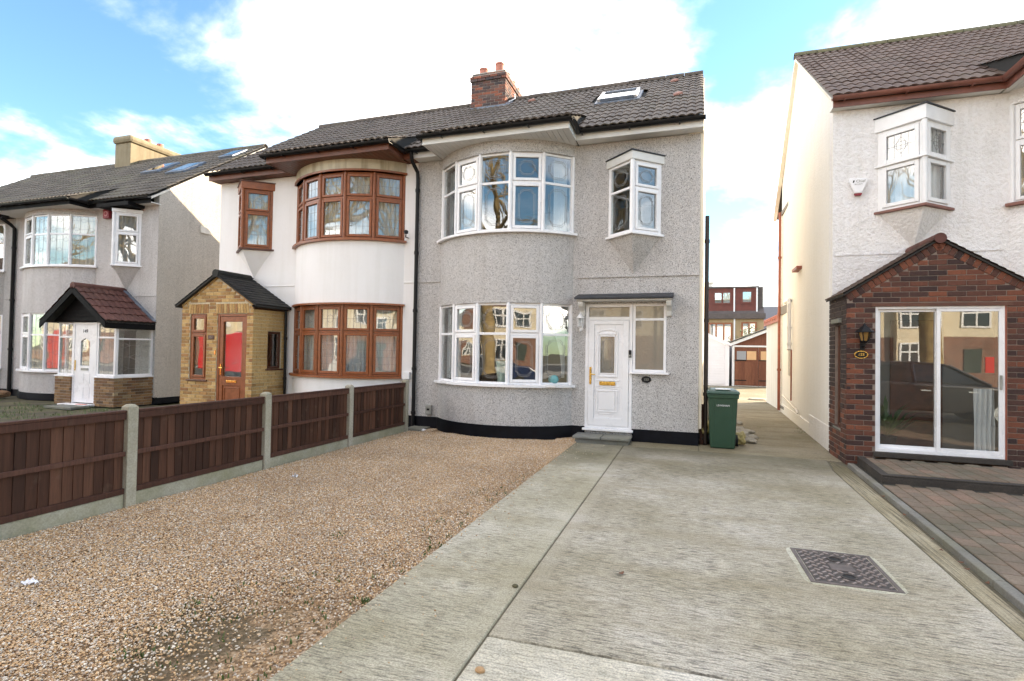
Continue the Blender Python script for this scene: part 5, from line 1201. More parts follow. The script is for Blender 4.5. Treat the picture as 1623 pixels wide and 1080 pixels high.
# ------------------------------------------------------------------ white roughcast house with red brick porch at the right (155)
def house_155():
    x0, x1, yf = 2.24, 7.9, 10.1; zw = 5.7; ridge = (14.0, 8.72); bay = (4.62, 7.4, .6); sk = .036
    H = thing('semi_detached_house', 'white roughcast house with red brick gabled porch and glass sliding doors', 'house', ((x0+x1)/2, yf, 0))
    shell(H, x0, x1, yf, 6.9, zw, M['white155'], [oriel_hole(3.38, .49, 3.97, 5.27), (2.8, 4.2, .1, 2.2)], bay, side_l=M['cream_side'], ridge=ridge, skl=sk, gable_r=True, floors=(2.75, 2.98), eave=(9.88, 5.88))
    z = (1.0, 2.5, 3.98, 5.50); bay_shell(H, bay, yf, M['white155'], z, zw, 0, pl=False)
    arc = arcpts(bay[0]+.03, bay[1]-.03, bay[2]-.02, yf, 5, -.005)
    for k in (0, 2): bay_window(H, arc, z[k], z[k+1], M['whitepaint'], [(1, 1)]*5, (bay[0], bay[1], bay[2], yf), lead=('', 'grid42m'), cur=['curtain']*5, sillmat=M['fascia155'])
    o = oriel(H, 3.38, .49, .42, yf, 3.97, 5.27, M['whitepaint'], M['whitepaint'], M['canopy'], ('', 'grid42m'), M['white155'], sillmat=M['fascia155'], cas=(True, True), cz=.56, corb=.62, headh=.22, cur='curtain', sw=.06)
    MB().prism([(3.38-.545, yf, 4.69), (3.38, yf-.50, 4.69), (3.38+.545, yf, 4.69)], (0, 0, .025)).build('transom_drip', M['whitepaint'], o)
    ye, ze = 9.88, 5.88
    roof(H, x0, x1, yf, ridge, ye, ze, (4.5, 7.5), (9.2, 5.88), 'o155', M['tile155'], M['fascia155'], M['fascia155'], ridgemat=M['ridge155'], skl=sk*.7, ovl=.05, ovr=0, zf=5.70, fh=.15, soffmat=M['soffit'])
    mb = MB(); mb.prism([(x0+.02, yf-.012, 3.30), (x0+.02, yf-.012, 3.275), (x0+.02, yf+.02, 3.275), (x0+.02, yf+.02, 3.30)], (4.55-x0-.02, 0, 0)); mb.build('string_course', M['white155'], H)
    # alarm box
    Ma = frame_at((2.60, yf-.001, 4.42), (1, 0, 0), (0, -1, 0)); mb = MB(); mb.prism([tuple(Ma @ Vector(v)) for v in ((-.125, .12, 0), (-.135, .07, 0), (-.05, -.13, 0), (.05, -.13, 0), (.135, .07, 0), (.125, .12, 0))], (0, -.06, 0)); a = mb.build('alarm_box', M['upvc'], H, bevel=.012)
    mb = MB(); mb.prism([tuple(Ma @ Vector(v)) for v in ((-.055, -.131, .005), (-.04, -.165, .005), (.04, -.165, .005), (.055, -.131, .005))], (0, -.05, 0)); mb.build('strobe_lens', M['redbox'], a)
    text_obj('lettering', 'Chief', .062, Ma @ Matrix.Translation((.03, .065, .062)), M['greymetal'], a, .001)
    text_obj('lettering', 'SECURITY', .026, Ma @ Matrix.Translation((0, .015, .062)), M['greymetal'], a, .001)
    mb = MB(); mb.prism([tuple(Ma @ Vector(v)) for v in ((-.085, .05, .061), (-.07, .09, .061), (-.055, .075, .061), (-.07, .04, .061))], (0, -.002, 0)); mb.build('logo', M['black'], a)
    # side wall: skirting, pipes
    gx = lambda y: x0+sk*(y-yf)
    p = [(gx(10.11)-.018, 10.11, 0), (gx(10.11)+.02, 10.11, 0), (gx(12.2)+.02, 12.2, 0), (gx(12.2)-.018, 12.2, 0)]; MB().hexa(p+[(a_, b_, .42) for a_, b_, c_ in p]).build('skirting', M['white155'], H)
    p = [(gx(12.2)-.018, 12.201, 0), (gx(12.2)+.02, 12.201, 0), (gx(16.9)+.02, 16.9, 0), (gx(16.9)-.018, 16.9, 0)]; MB().hexa(p+[(a_, b_, .25) for a_, b_, c_ in p]).build('skirting', M['cream_side'], H)
    pipe(H, [(gx(16.85)-.06, 16.85, 5.7), (gx(16.85)-.06, 16.85, .05)], .05, M['redpipe'], 'downpipe', [(gx(16.85)-.06, 16.85, z_) for z_ in (4.4, 2.8, 1.2)])
    pipe(H, [(gx(15.8)-.04, 15.8, 3.03), (gx(14.75)-.07, 14.75, 2.98), (gx(14.7)-.08, 14.7, 2.9), (gx(14.7)-.08, 14.7, 1.85), (gx(14.65)-.08, 14.65, 1.75)], .05, M['whitepaint'], 'soil_pipe', [(gx(14.7)-.08, 14.7, z_) for z_ in (2.3, 1.9)])
    pipe(H, [(gx(14.6)-.04, 14.6, 1.75), (gx(14.6)-.04, 14.6, .5)], .018, M['redpipe'], 'waste_pipe')
    pipe(H, [(gx(16.2)-.05, 16.2, .52), (gx(13.6)-.05, 13.6, .36), (gx(13.6)-.05, 13.5, .30)], .022, M['cream_out'], 'waste_pipe')
    MB().box(gx(15.2)-.05, gx(15.2)+.01, 15.1, 15.3, 1.1, 2.2).build('meter_box', M['cream_side'], H, bevel=.01)
    MB().box(gx(13.6)-.12, gx(13.6)+.02, 13.3, 13.9, 3.55, 3.62).build('vent_hood', M['redpipe'], H, bevel=.01)
    # brick porch
    px0, px1, py = 2.20, 4.52, 9.06; eave, apex, xa = 2.53, 3.27, 3.34; W = px1-px0; dh = (.37, 1.92, .23, 2.34)
    core = MB(); holed_wall(core, px0+.01, px1-.01, 0, eave, py+.009, .1, [(px0+dh[0], px0+dh[1], .001, dh[3])]); core.prism([(px0+.01, py+.009, eave), (px1-.01, py+.009, eave), (xa, py+.009, apex-.03)], (0, .1, 0))
    Mrot = Matrix.Translation((px0, yf, 0)) @ Matrix.Rotation(R(-90), 4, 'Z'); sd = (.34, .70, .50, 2.12)
    holed_wall(core, .02, yf-py-.012, 0, eave, .009, .1, [sd], Mrot)
    core.box(px1-.1, px1-.01, py+.11, yf, 0, eave)
    pw = core.build('porch_wall', M['mortar155'], H); bud = [300]; Mf = frame_at((px0, py, 0), (1, 0, 0), (0, -1, 0)); sl = (apex-eave)/(xa-px0)
    me = brick_mesh('155', M['brick155'])
    L = math.hypot(xa-px0, apex-eave); ang = math.atan(sl); n = 17
    for s_ in (1, -1):
        for i in range(n):
            d = (i+.5)/n; cx = px0+(xa-px0)*d if s_ == 1 else px1-(px1-xa)*d; cz = eave+(apex-eave)*d
            link('brick', me, pw, Matrix.Translation((cx+s_*.01, py+.020, cz-.06)) @ Matrix.Rotation(-ang*s_, 4, 'Y') @ Matrix.Diagonal((L/n*.88/.215, 1, 1.75, 1))); bud[0] -= 1
    lay_bricks(pw, '155', M['brick155'], Mf, W, 3.3, [(dh[0], dh[1], 0, dh[3]), (dh[0]-.0, dh[1]+.0, dh[3], dh[3]+.06)], top=lambda b: (0, W) if b < eave-.12 else ((b-eave)/sl+.22, W-(b-eave)/sl-.22), budget=bud)
    lay_bricks(pw, '155', M['brick155'], frame_at((px0, yf, 0), (0, -1, 0), (-1, 0, 0)), yf-py, eave, [sd], budget=bud, phase=1)
    MB().box(px0+dh[0]-.05, px0+dh[1]+.06, py-.008, py+.05, dh[3]+.001, dh[3]+.05).build('lintel', M['browndark'], H)
    # dark timber door sill, white aluminium sliding doors
    Md = frame_at((px0+dh[0], py+.03, .23), (1, 0, 0), (0, -1, 0)); w, h = dh[1]-dh[0], dh[3]-.23; mb = MB(); ft = .035
    lbox(mb, Md, 0, ft, 0, h, -.09, .01); lbox(mb, Md, w-ft, w, 0, h, -.09, .01); lbox(mb, Md, ft, w-ft, 0, .05, -.09, .009); lbox(mb, Md, ft, w-ft, h-ft, h, -.09, .009)
    dr = mb.build('sliding_doors', M['alu'], H, bevel=.004)
    for a0, a1, c in ((ft, w/2+.02, -.075), (w/2-.02, w-ft, -.03)):
        mb = MB(); q = .045; b0, b1 = .051, h-ft-.001
        for z_ in ((a0, a0+q, b0, b1), (a1-q, a1, b0, b1), (a0+q, a1-q, b0, b0+.05), (a0+q, a1-q, b1-.04, b1)): lbox(mb, Md, *z_, c, c+.03)
        mb.build('door_frame', M['alu'], dr, bevel=.003); mb = MB(); lbox(mb, Md, a0+q, a1-q, b0+.05, b1-.04, c+.012, c+.018); mb.build('pane', M['glass_flat'], dr)
    mb = MB(); lbox(mb, Md, w-.075, w-.05, .95, 1.15, .001, .02); mb.build('handle', M['greymetal'], dr, bevel=.003)
    mb = MB(); lbox(mb, Md, w-.02, w+.012, 0, h, .0101, .014); mb.build('red_edge_strip', M['redpipe'], dr)
    mb = MB(); lbox(mb, Md, w-.23, w-.13, 1.18, 1.40, -.010, -.008); st = mb.build('red_sticker', simple('red_sticker_print', (.55, .05, .03), .5), dr)
    MB().box(px0+dh[0]-.03, px0+dh[1]+.05, py-.03, py+.1, .155, .229).build('door_sill', M['stepdark'], H, bevel=.008)
    window(H, 'porch_side_window', (px0+.05, yf-sd[0], sd[2]), (0, -1, 0), (-1, 0, 0), sd[1]-sd[0], sd[3]-sd[2], M['browndark'], [(0, 1, 0, 1, False, '')], sillmat=M['slabgrey'])
    MB().box(px0-.04, px0+.05, yf-sd[1]-.06, yf-sd[0]+.06, sd[3]+.001, sd[3]+.07).build('side_lintel', M['slabgrey'], H, bevel=.006)
    # porch interior: inner door, curtain, plant
    MB().box(px0+.11, px1-.11, yf-.03, yf-.005, .1, 2.5).build('porch_inner_wall', M['interior'], H)
    MB().box(3.05, 3.75, yf-.06, yf-.031, .2, 2.2).build('inner_door', M['browndark'], H, bevel=.01)
    MB().box(px0+.1, px1-.1, py+.1, yf-.01, .12, .17).build('porch_floor', M['intfloor'], H)
    curtain(dr, Md, w-.30, w-.06, .06, .95, -.16, 'curtain', 4, .02)
    # roof of porch
    rp = MB(); hw = xa-px0+.05
    for s_ in (1, -1):
        ex = xa+s_*hw; ez = apex-hw*sl; p = [(xa, py-.035, apex+.005), (ex, py-.035, ez+.005), (ex, yf-.002, ez+.005), (xa, yf-.002, apex+.005)]; rp.hexa(p+[(a_, b_, c_+.03) for a_, b_, c_ in p])
    ro = rp.build('porch_roof', M['roofdark'], H)
    mt = tile_mesh('p155', M['tile155'], w=.165, L=.25, roll=.004, rolls=1, lip=.016); al = math.atan(sl); Ls = hw/math.cos(al); n = 13; g = Ls/n
    for s_ in (1, -1):
        for r_ in range(n):
            for c in range(7):
                tw = (yf-py+.05)/7; base = Matrix.Translation((xa+s_*(hw+.01-g*r_*math.cos(al)), (py-.05 if s_ == 1 else yf-.002), apex+.036-hw*sl+g*r_*math.sin(al))) @ Matrix.Rotation(R(90*s_), 4, 'Z')
                link('tile', mt, ro, base @ Matrix.Rotation(al, 4, 'X') @ Matrix.Translation((tw*c, 0, 0)) @ Matrix.Rotation(rnd.uniform(-.015, .015), 4, 'X') @ Matrix.Diagonal((tw/.165, .72, 1, 1)))
    for i in range(4): y0 = py-.055+.275*i; MB().tube([(xa, y0, apex+.03), (xa, y0+.27, apex+.03)], .075, 12).build('ridge_tile', M['terracotta'] if False else M['tile149p'], ro, sharp=40)
    # lantern and oval number plate
    lx, ly, lz = 2.40, py-.12, 1.86
    L_ = MB().tube([(lx, py-.001, lz-.1), (lx, py-.06, lz-.12), (lx, ly, lz-.10), (lx, ly, lz-.06)], .012, 8); L_.box(lx-.03, lx+.03, py-.015, py-.001, lz-.16, lz+.02); lo = L_.build('wall_lantern', M['black'], H)
    mb = MB(); mb.lathe([(.03, -.06), (.06, -.03), (.055, -.025)], (lx, ly, lz), 6); mb.lathe([(.125, .10), (.12, .115), (.03, .19), (.012, .22), (.004, .235)], (lx, ly, lz), 6)
    for k in range(6): a_ = k*math.pi/3; mb.tube([(lx+.05*math.cos(a_), ly+.05*math.sin(a_), lz-.03), (lx+.085*math.cos(a_), ly+.085*math.sin(a_), lz+.11)], .007, 5)
    mb.build('lantern_cage', M['black'], lo); MB().lathe([(.045, -.025), (.075, .098)], (lx, ly, lz), 6).build('lantern_glass', simple('amber_glass', (.25, .14, .04), .15), lo)
    Mp = frame_at((2.385, py-.003, 1.635), (1, 0, 0), (0, -1, 0)); o = MB().lathe([(1, 0), (1, .012)], n=28, M=Mp @ Matrix.Diagonal((.088, .056, 1, 1))).build('number_plaque', M['brass'], H, sharp=40)
    MB().lathe([(1, .0121), (1, .016)], n=28, M=Mp @ Matrix.Diagonal((.078, .047, 1, 1))).build('plaque_face', M['black'], o)
    text_obj('lettering', '155', .056, Mp @ Matrix.Translation((0, 0, .0175)), M['brass'], o)
    return H
H155 = house_155()
# potted plant seen through the sliding door
def potted(name, label, x, y, z, seed, hgt):
    t = thing(name, label, 'plant', (x, y, z)); r_ = random.Random(seed)
    MB().lathe([(.09, 0), (.13, .2), (.14, .24), (.11, .24), (.08, .03)], (x, y, z), 16).build('pot', M['stepdark'], t, sharp=50)
    mb = MB()
    for _ in range(60):
        a = r_.uniform(0, 6.28); el = r_.uniform(.5, 1.4); l = hgt*r_.uniform(.4, 1); w = r_.uniform(.015, .035)
        d = Vector((math.cos(a)*math.cos(el), math.sin(a)*math.cos(el), math.sin(el))); s = Vector((-math.sin(a), math.cos(a), 0))*w; b = Vector((x, y, z+.22)); m = b+d*l*.6; e = b+d*l+Vector((0, 0, -l*.25))
        mb.add([b, m-s, e, m+s], [(0, 1, 2, 3)])
    mb.build('leaves', M['leafgreen'], t); return t
potted('potted_plant', 'leafy potted plant behind the left sliding door pane', 2.85, 9.55, .17, 2, .9)

# ------------------------------------------------------------------ block paving, step and edging in front of the brick porch
edge = lambda y: 2.02+(y-4.33)*.0375
bp = sheet('block_paving', [(edge(-.5)+.02, -.5), (8.5, -.5), (8.5, 9.05), (edge(9.0)+.04, 9.0)], .045, M['paverjoint'])
def pavers():
    cam = SC.camera; bud = []; w, l = .155, .20; me = brick_mesh('paver', M['paver'], l-.008, .06, w-.008, .006)
    bm = bmesh.new(); bmesh.ops.create_cube(bm, size=1)
    for v in bm.verts: v.co = (v.co.x*(w-.008), v.co.y*(l-.008), v.co.z*.05)
    bmesh.ops.bevel(bm, geom=[e for e in bm.edges if e.verts[0].co.z+e.verts[1].co.z > .02], offset=.006, segments=1, affect='EDGES'); me = bpy.data.meshes.new('paver'); bm.to_mesh(me); bm.free(); me.materials.append(M['paver'])
    items = []; i = 0
    for ci in range(22):
        for rj in range(-2, 50):
            y = rj*l+(l/2 if ci % 2 else 0)+.1; x = edge(y)+.09+w*(ci+.5)
            if y > 8.95 or y < -.3: continue
            if y > 7.68 and x > 2.25: continue
            # right-hand limit of the picture on this row, plus a margin
            lim = .23+.44*y
            items.append((x-lim, x, y))
    items.sort(); rest = MB()
    vis = [t for t in items if t[0] < .25 and t[2] > 3.4]; vis.sort(key=lambda t: t[2]); top = {(t[1], t[2]) for t in vis[:300]}
    for d, x, y in items:
        m = Matrix.Translation((x, y, .032+rnd.uniform(-.002, .002))) @ Matrix.Rotation(R(-2.1)+rnd.uniform(-.012, .012), 4, 'Z')
        if (x, y) in top: link('paver', me, bp, m)
        elif d < 2.0: rest.box(-(w-.008)/2, (w-.008)/2, -(l-.008)/2, (l-.008)/2, -.025, .025, m)
    tag(rest.build('paver_field', M['paver'], bp), kind='stuff')
    for k in range(11):
        y0 = -.5+.86*k; p = [(edge(y0)-.0, y0+.003, -.05), (edge(y0)+.08, y0+.003, -.05), (edge(y0+.86)+.08, y0+.857, -.05), (edge(y0+.86), y0+.857, -.05)]
        MB().hexa(p+[(a, b, .054+rnd.uniform(-.003, .003)) for a, b, c in p]).build('edging_stone', M['kerb'], bp, bevel=.008)
pavers()
t = thing('porch_step', 'low dark-edged block-paved step in front of the sliding doors', 'step', (3.6, 8.4, .04))
MB().prism([(2.26, 7.72, .03), (6.2, 7.72, .03), (6.2, 9.05, .03), (2.34, 9.05, .03)], (0, 0, .10)).build('step_base', M['stepdark'], t, bevel=.012)
MB().box(2.262, 6.2, 7.722, 7.83, .131, .152).build('step_coping', M['stepdark'], t, bevel=.006); MB().prism([(2.265, 7.832, .131), (2.36, 7.832, .131), (2.43, 9.04, .131), (2.335, 9.04, .131)], (0, 0, .0205)).build('step_coping', M['stepdark'], t, bevel=.006)
def step_pavers():
    bm = bmesh.new(); bmesh.ops.create_cube(bm, size=1)
    for v in bm.verts: v.co = (v.co.x*.147, v.co.y*.192, v.co.z*.04)
    bmesh.ops.bevel(bm, geom=[e for e in bm.edges if e.verts[0].co.z+e.verts[1].co.z > .02], offset=.005, segments=1, affect='EDGES'); me = bpy.data.meshes.new('paver'); bm.to_mesh(me); bm.free(); me.materials.append(M['paver'])
    for i in range(24):
        for j in range(6):
            x = 2.44+.155*i; y = 7.89+.2*j+(.1 if i % 2 else 0)
            if y > 8.93: continue
            link('paver', me, t, Matrix.Translation((x, y, .128)) @ Matrix.Rotation(rnd.uniform(-.01, .01), 4, 'Z'))
step_pavers()

# ------------------------------------------------------------------ fence
def fence():
    F = thing('garden_fence', 'dark brown close-board fence between concrete posts along the shingle', 'fence', (-5.3, 5.6, 0)); X = -5.30
    ys = [2.03, 3.86, 5.66, 7.48, 9.30]
    for y in ys:
        mb = MB(); c = .052
        mb.prism([(X-c, y-c, -.1), (X+c, y-c, -.1), (X+c, y+c, -.1), (X-c, y+c, -.1)], (0, 0, 1.08)); mb.add([(X-c, y-c, .98), (X+c, y-c, .98), (X+c, y+c, .98), (X-c, y+c, .98), (X-c*.55, y-c*.55, 1.005), (X+c*.55, y-c*.55, 1.005), (X+c*.55, y+c*.55, 1.005), (X-c*.55, y+c*.55, 1.005)], [(0, 1, 5, 4), (1, 2, 6, 5), (2, 3, 7, 6), (3, 0, 4, 7), (4, 5, 6, 7)])
        mb.build('post', M['post'], F, bevel=.006)
    for a, b in zip(ys, ys[1:]):
        y0, y1 = a+.055, b-.055
        MB().box(X-.022, X+.022, y0, y1, -.05, .125).build('gravel_board', M['gboard'], F, bevel=.006)
        z0, z1 = .128, .945; mb = MB()
        mb.box(X-.024, X-.010, y0, y1, z0, z1-.02); pn = mb.build('panel', M['fence'], F)
        n = 19; w = (y1-y0)/n
        for i in range(n):
            yb = y0+w*i; mb = MB(); j0, j1, e0, e1 = rnd.uniform(-.003, .003), rnd.uniform(-.003, .004), rnd.uniform(-.005, .005), rnd.uniform(-.006, .006); mb.hexa([(X-.0095, yb+.001+e0, z0+.055), (X-.0095, yb+w+.010+e0, z0+.055), (X-.004+j0*.4, yb+w+.010+e0, z0+.055), (X+.004+j0, yb+.001+e0, z0+.055), (X-.0095, yb+.001+e1, z1-.02), (X-.0095, yb+w+.010+e1, z1-.02), (X-.004+j1*.4, yb+w+.010+e1, z1-.02), (X+.004+j1, yb+.001+e1, z1-.02)])
            o = mb.build('board', M['fence'], pn); o.rotation_euler.x = 0
        MB().box(X-.03, X+.034, y0, y1, z1-.085, z1-.02).build('rail', M['fencerail'], pn, bevel=.004)
        MB().box(X-.034, X+.038, y0, y1, z1-.019, z1+.006).build('capping', M['fencerail'], pn, bevel=.005)
        MB().box(X+.0085, X+.036, y0, y1, .50, .545).build('rail', M['fencerail'], pn, bevel=.005)
        MB().box(X+.0005, X+.032, y0, y1, z0, z0+.055).build('rail', M['fencerail'], pn, bevel=.004)
fence()
MB().box(-5.36, -5.0, 9.36, 9.80, -.03, .035).build('slab_edge', M['slabgrey'])['kind'] = 'structure'

M['cement'] = m_drive('trowelled_cement', True, (1.05, 1.05, 1.0), .12, .1)
# ------------------------------------------------------------------ manhole cover
def manhole():
    t = thing('manhole_cover', 'cast iron inspection cover with diamond tread set in the driveway', 'manhole cover', (1.09, 4.6, .012)); cx, cy = 1.095, 4.61; Mt = Matrix.Translation((cx, cy, .0)) @ Matrix.Rotation(R(2), 4, 'Z'); a, b = .255, .315
    mb = MB()
    for q in ((-a-.03, -a, -b-.03, b+.03), (a, a+.03, -b-.03, b+.03), (-a, a, -b-.03, -b), (-a, a, b, b+.03)): mb.box(*q, -.03, .020, Mt)
    mb.build('frame', M['ironframe'], t, bevel=.003)
    c = MB().box(-a+.005, a-.005, -b+.005, b-.005, -.03, .0155, Mt).build('cover', M['iron'], t)
    mb = MB(); n = 0
    for i in range(13):
        for j in range(16):
            x = -a+.03+(2*a-.06)*i/12; y = -b+.03+(2*b-.06)*j/15
            if (i+j) % 2 or abs(x) < .085 and abs(y) < .075 or math.hypot(x, abs(y)-.17) < .06: continue
            an = R(45) if (i//1) % 2 == 0 else R(-45)
            mb.box(-.020, .020, -.007, .007, .0156, .0235, Mt @ Matrix.Translation((x, y, 0)) @ Matrix.Rotation(an, 4, 'Z'))
    tag(mb.build('tread_lugs', M['lug'], c), kind='stuff')
    MB().box(-.08, .08, -.065, .065, .0156, .021, Mt).build('badge', M['ironframe'], t, bevel=.004)
    for s in (1, -1):
        m = Mt @ Matrix.Translation((0, s*.17, 0)); mb = MB(); k = 20
        mb.lathe([(.055, .0156), (.055, .022), (.043, .022), (.043, .0157)], n=18, M=m); o = mb.build('key_hole', M['iron'], t); MB().lathe([(.042, .0158), (.042, .0165)], n=16, M=m).build('key_recess', M['rubber'], o)
    # cement haunching around the frame
    bm = MB(); o_ = [(a+.085+.03*noise.noise((k*.9, 3, 0)))*1 for k in range(40)]; pts = []
    for k in range(40):
        an = 2*math.pi*k/40; cxx, sxx = math.cos(an), math.sin(an); q = min((a+.05)/max(1e-6, abs(cxx)), (b+.05)/max(1e-6, abs(sxx))); q += .025*noise.noise((cxx*2, sxx*2, 7))+.015; pts.append(tuple(Mt @ Vector((q*cxx, q*sxx, -.02))))
    bm.prism(pts, (0, 0, .0345)); bm.build('cement_surround', M['cement'], t, bevel=.006)
manhole()

# ------------------------------------------------------------------ wheelie bin and the clutter beside it
def wheelie():
    x, y = .54, 9.96; t = thing('wheelie_bin', 'dark green wheelie bin standing by the corner of the pebbledashed house', 'bin', (x, y, .01))
    def ringv(hx, y0, y1, z, r=.03): return [(x-hx, y0, z), (x+hx, y0, z), (x+hx, y1, z), (x-hx, y1, z)]
    mb = MB(); a = ringv(.195, y-.24, y+.20, .01); b = ringv(.232, y-.29, y+.29, .90); mb.hexa(a+b); bd = mb.build('body', M['bingreen'], t, bevel=.025)
    mb = MB(); mb.hexa(ringv(.245, y-.305, y+.30, .86)+ringv(.25, y-.31, y+.305, .935)); mb.build('rim', M['bingreen'], t, bevel=.012)
    mb = MB(); mb.hexa(ringv(.262, y-.33, y+.31, .936)+ringv(.255, y-.315, y+.30, .985)); mb.hexa(ringv(.235, y-.29, y+.28, .9855)+ringv(.19, y-.22, y+.22, 1.01)); ld = mb.build('lid', M['binlid'], t, bevel=.014)
    MB().box(x-.12, x+.12, y-.27, y-.08, 1.006, 1.022).build('lid_panel', M['whitepaint'], ld, bevel=.006)
    for s in (1, -1):
        mb = MB(); mb.tube([(x+s*.215, y+.17, .10), (x+s*.265, y+.17, .10)], .10, 20); w = mb.build('wheel', M['rubber'], t, sharp=40); MB().tube([(x+s*.2655, y+.17, .10), (x+s*.27, y+.17, .10)], .05, 14).build('hub', M['black'], w)
    MB().tube([(x-.2, y+.33, .95), (x+.2, y+.33, .95)], .016, 8).build('handle', M['bingreen'], t)
    for hx in (-.13, .13):
        mb = MB(); mb.hexa([(x+hx-.012, y-.246, .10), (x+hx+.012, y-.246, .10), (x+hx+.012, y-.236, .10), (x+hx-.012, y-.236, .10), (x+hx*1.15-.012, y-.29, .80), (x+hx*1.15+.012, y-.29, .80), (x+hx*1.15+.012, y-.27, .80), (x+hx*1.15-.012, y-.27, .80)]); mb.build('rib', M['bingreen'], bd, bevel=.003)
    tilt = math.atan2(.05, .89); Mt = Matrix.Translation((x, y-.2835, .74)) @ Matrix.Rotation(R(90)-(-tilt), 4, 'X')
    text_obj('lettering', 'LEWISHAM', .042, Mt, M['whitepaint'], bd, .001)
wheelie()
def lump(name, label, cat, c, size, mat, seed, n=3, amp=.28, group=None):
    bm = bmesh.new(); bmesh.ops.create_icosphere(bm, subdivisions=n, radius=1)
    for v in bm.verts:
        d = 1+amp*noise.noise(v.co*1.6+Vector((seed*3.1, 0, 0)))+amp*.4*noise.noise(v.co*4+Vector((0, seed, 0))); v.co = Vector((v.co.x*size[0]*d, v.co.y*size[1]*d, max(-.85, v.co.z*d)*size[2]))
    me = bpy.data.meshes.new(name); bm.to_mesh(me); bm.free(); me.materials.append(mat)
    if n > 2: me.polygons.foreach_set('use_smooth', [True]*len(me.polygons))
    o = link(name, me, None, Matrix.Translation(c)); tag(o, label, cat, group); return o
lump('rubbish_bag', 'crumpled yellowish plastic sack tucked behind the green bin', 'bag', (.30, 10.15, .30), (.13, .16, .16), M['bag'], 2, 4, .5)
lump('rubbish_bag', 'black refuse sack on the ground behind the green bin', 'bag', (.28, 10.22, .10), (.15, .2, .12), M['bagdark'], 5, 4, .4)
lump('rubbish_bag', 'small yellow sack beside the bin wheel', 'bag', (.86, 10.25, .12), (.09, .1, .11), M['bag'], 7, 4, .5)
MB_ = MB(); MB_.box(.22, .28, 10.25, 10.5, .5, .62); tag(MB_.build('plastic_tub', M['bag'], bevel=.01), 'yellow plastic tub on the clutter behind the bin', 'tub')
MB_ = MB(); MB_.box(.18, .26, 10.02, 10.06, .0, .72); tag(MB_.build('timber_offcut', M['fencerail'], bevel=.004), 'short grey-brown board leaning at the house corner', 'board')
for i, (x, y, z, s) in enumerate([(.95, 10.9, .05, .13), (1.05, 10.6, .05, .11), (.98, 11.3, .06, .16), (.85, 11.9, .06, .17), (1.0, 12.2, .04, .12), (.82, 10.55, .05, .12), (.9, 12.9, .05, .15), (1.12, 10.75, .03, .07), (1.15, 11.1, .04, .1), (1.08, 11.7, .05, .13), (1.2, 11.9, .03, .08), (.8, 13.6, .06, .18), (1.05, 13.3, .04, .12), (.75, 11.2, .08, .2)]):
    lump('rubble_stone', 'broken concrete lump in the strip beside the alley path', 'stone', (x, y, z), (s, s*1.2, s*.5), M['rubble'], 11+i, 2, .35, 'rubble along the alley')

# ------------------------------------------------------------------ litter and leaves
def scrap(label, x, y, s, seed):
    r_ = random.Random(seed); n = 5; vs = []; fs = []
    for j in range(n+1):
        for i in range(n+1): vs.append((x+(i/n-.5)*s*1.6+r_.uniform(-.1, .1)*s, y+(j/n-.5)*s+r_.uniform(-.1, .1)*s, .004+abs(r_.gauss(0, .016))))
    for j in range(n):
        for i in range(n): fs.append((j*(n+1)+i, j*(n+1)+i+1, (j+1)*(n+1)+i+1, (j+1)*(n+1)+i))
    mb = MB(); mb.add(vs, fs); tag(mb.build('paper_scrap', M['paper']), label, 'litter')
scrap('crumpled white paper on the shingle near the left edge', -4.14, 2.38, .06, 1)
scrap('small pale scrap on the shingle in front of the third fence panel', -4.61, 5.42, .05, 2)
scrap('white scrap on the shingle at the corner by the black downpipe', -5.02, 9.46, .11, 3)
r_ = random.Random(12)
for (x, y) in [(2.0, 5.05), (2.02, 5.6), (1.98, 4.9), (2.06, 6.35), (1.97, 5.3), (2.09, 7.1), (2.0, 4.65), (-.45, 3.9)]:
    a = r_.uniform(0, 6.28); s = r_.uniform(.018, .03); pts = [(1, 0), (.45, .5), (-.3, .55), (-1, .05), (-.3, -.5), (.45, -.45)]; z = .022
    mb = MB(); mb.prism([(x+s*(p*math.cos(a)-q*math.sin(a)), y+s*(p*math.sin(a)+q*math.cos(a)), z+.012*abs(p)) for p, q in pts], (0, 0, .0015)); tag(mb.build('fallen_leaf', M['deadleaf']), 'curled brown fallen leaf on the concrete', 'leaf', 'fallen leaves on the drive')
lump('stone', 'single brown pebble lying on the pale apron at the bottom edge', 'stone', (-.97, 2.49, .02), (.028, .02, .014), M['stone'], 31, 2, .2)
lump('stone', 'dark pebble lying beside the joint between path and driveway', 'stone', (-1.10, 3.45, .02), (.022, .02, .012), M['terrain'], 32, 2, .2)
for i, (x, y, z, s) in enumerate([(-18.9, 10.0, .1, .2), (-19.2, 9.7, .12, .24), (-18.6, 9.6, .06, .15), (-19.5, 9.9, .25, .18), (-19.0, 9.3, .05, .13)]):
    lump('rubble_stone', 'dark lump in the rubble heap beside the far left bay', 'stone', (x, y, z), (s, s, s*.6), M['terrain'] if i % 2 else M['brick149'], 41+i, 2, .35, 'rubble heap by the left bay')
tag(MB().box(-15.3, -14.3, 8.95, 9.4, -.02, .04).build('paving_slab', M['slabgrey'], bevel=.01), 'flat mossy slab before the tiled porch door', 'slab')
tag(MB().box(-14.9, -14.55, 9.42, 9.5, .052, .06).build('flyer', simple('orange_print', (.65, .12, .05), .6), bevel=.0), 'orange and white leaflet on the sill of the left porch', 'leaflet')

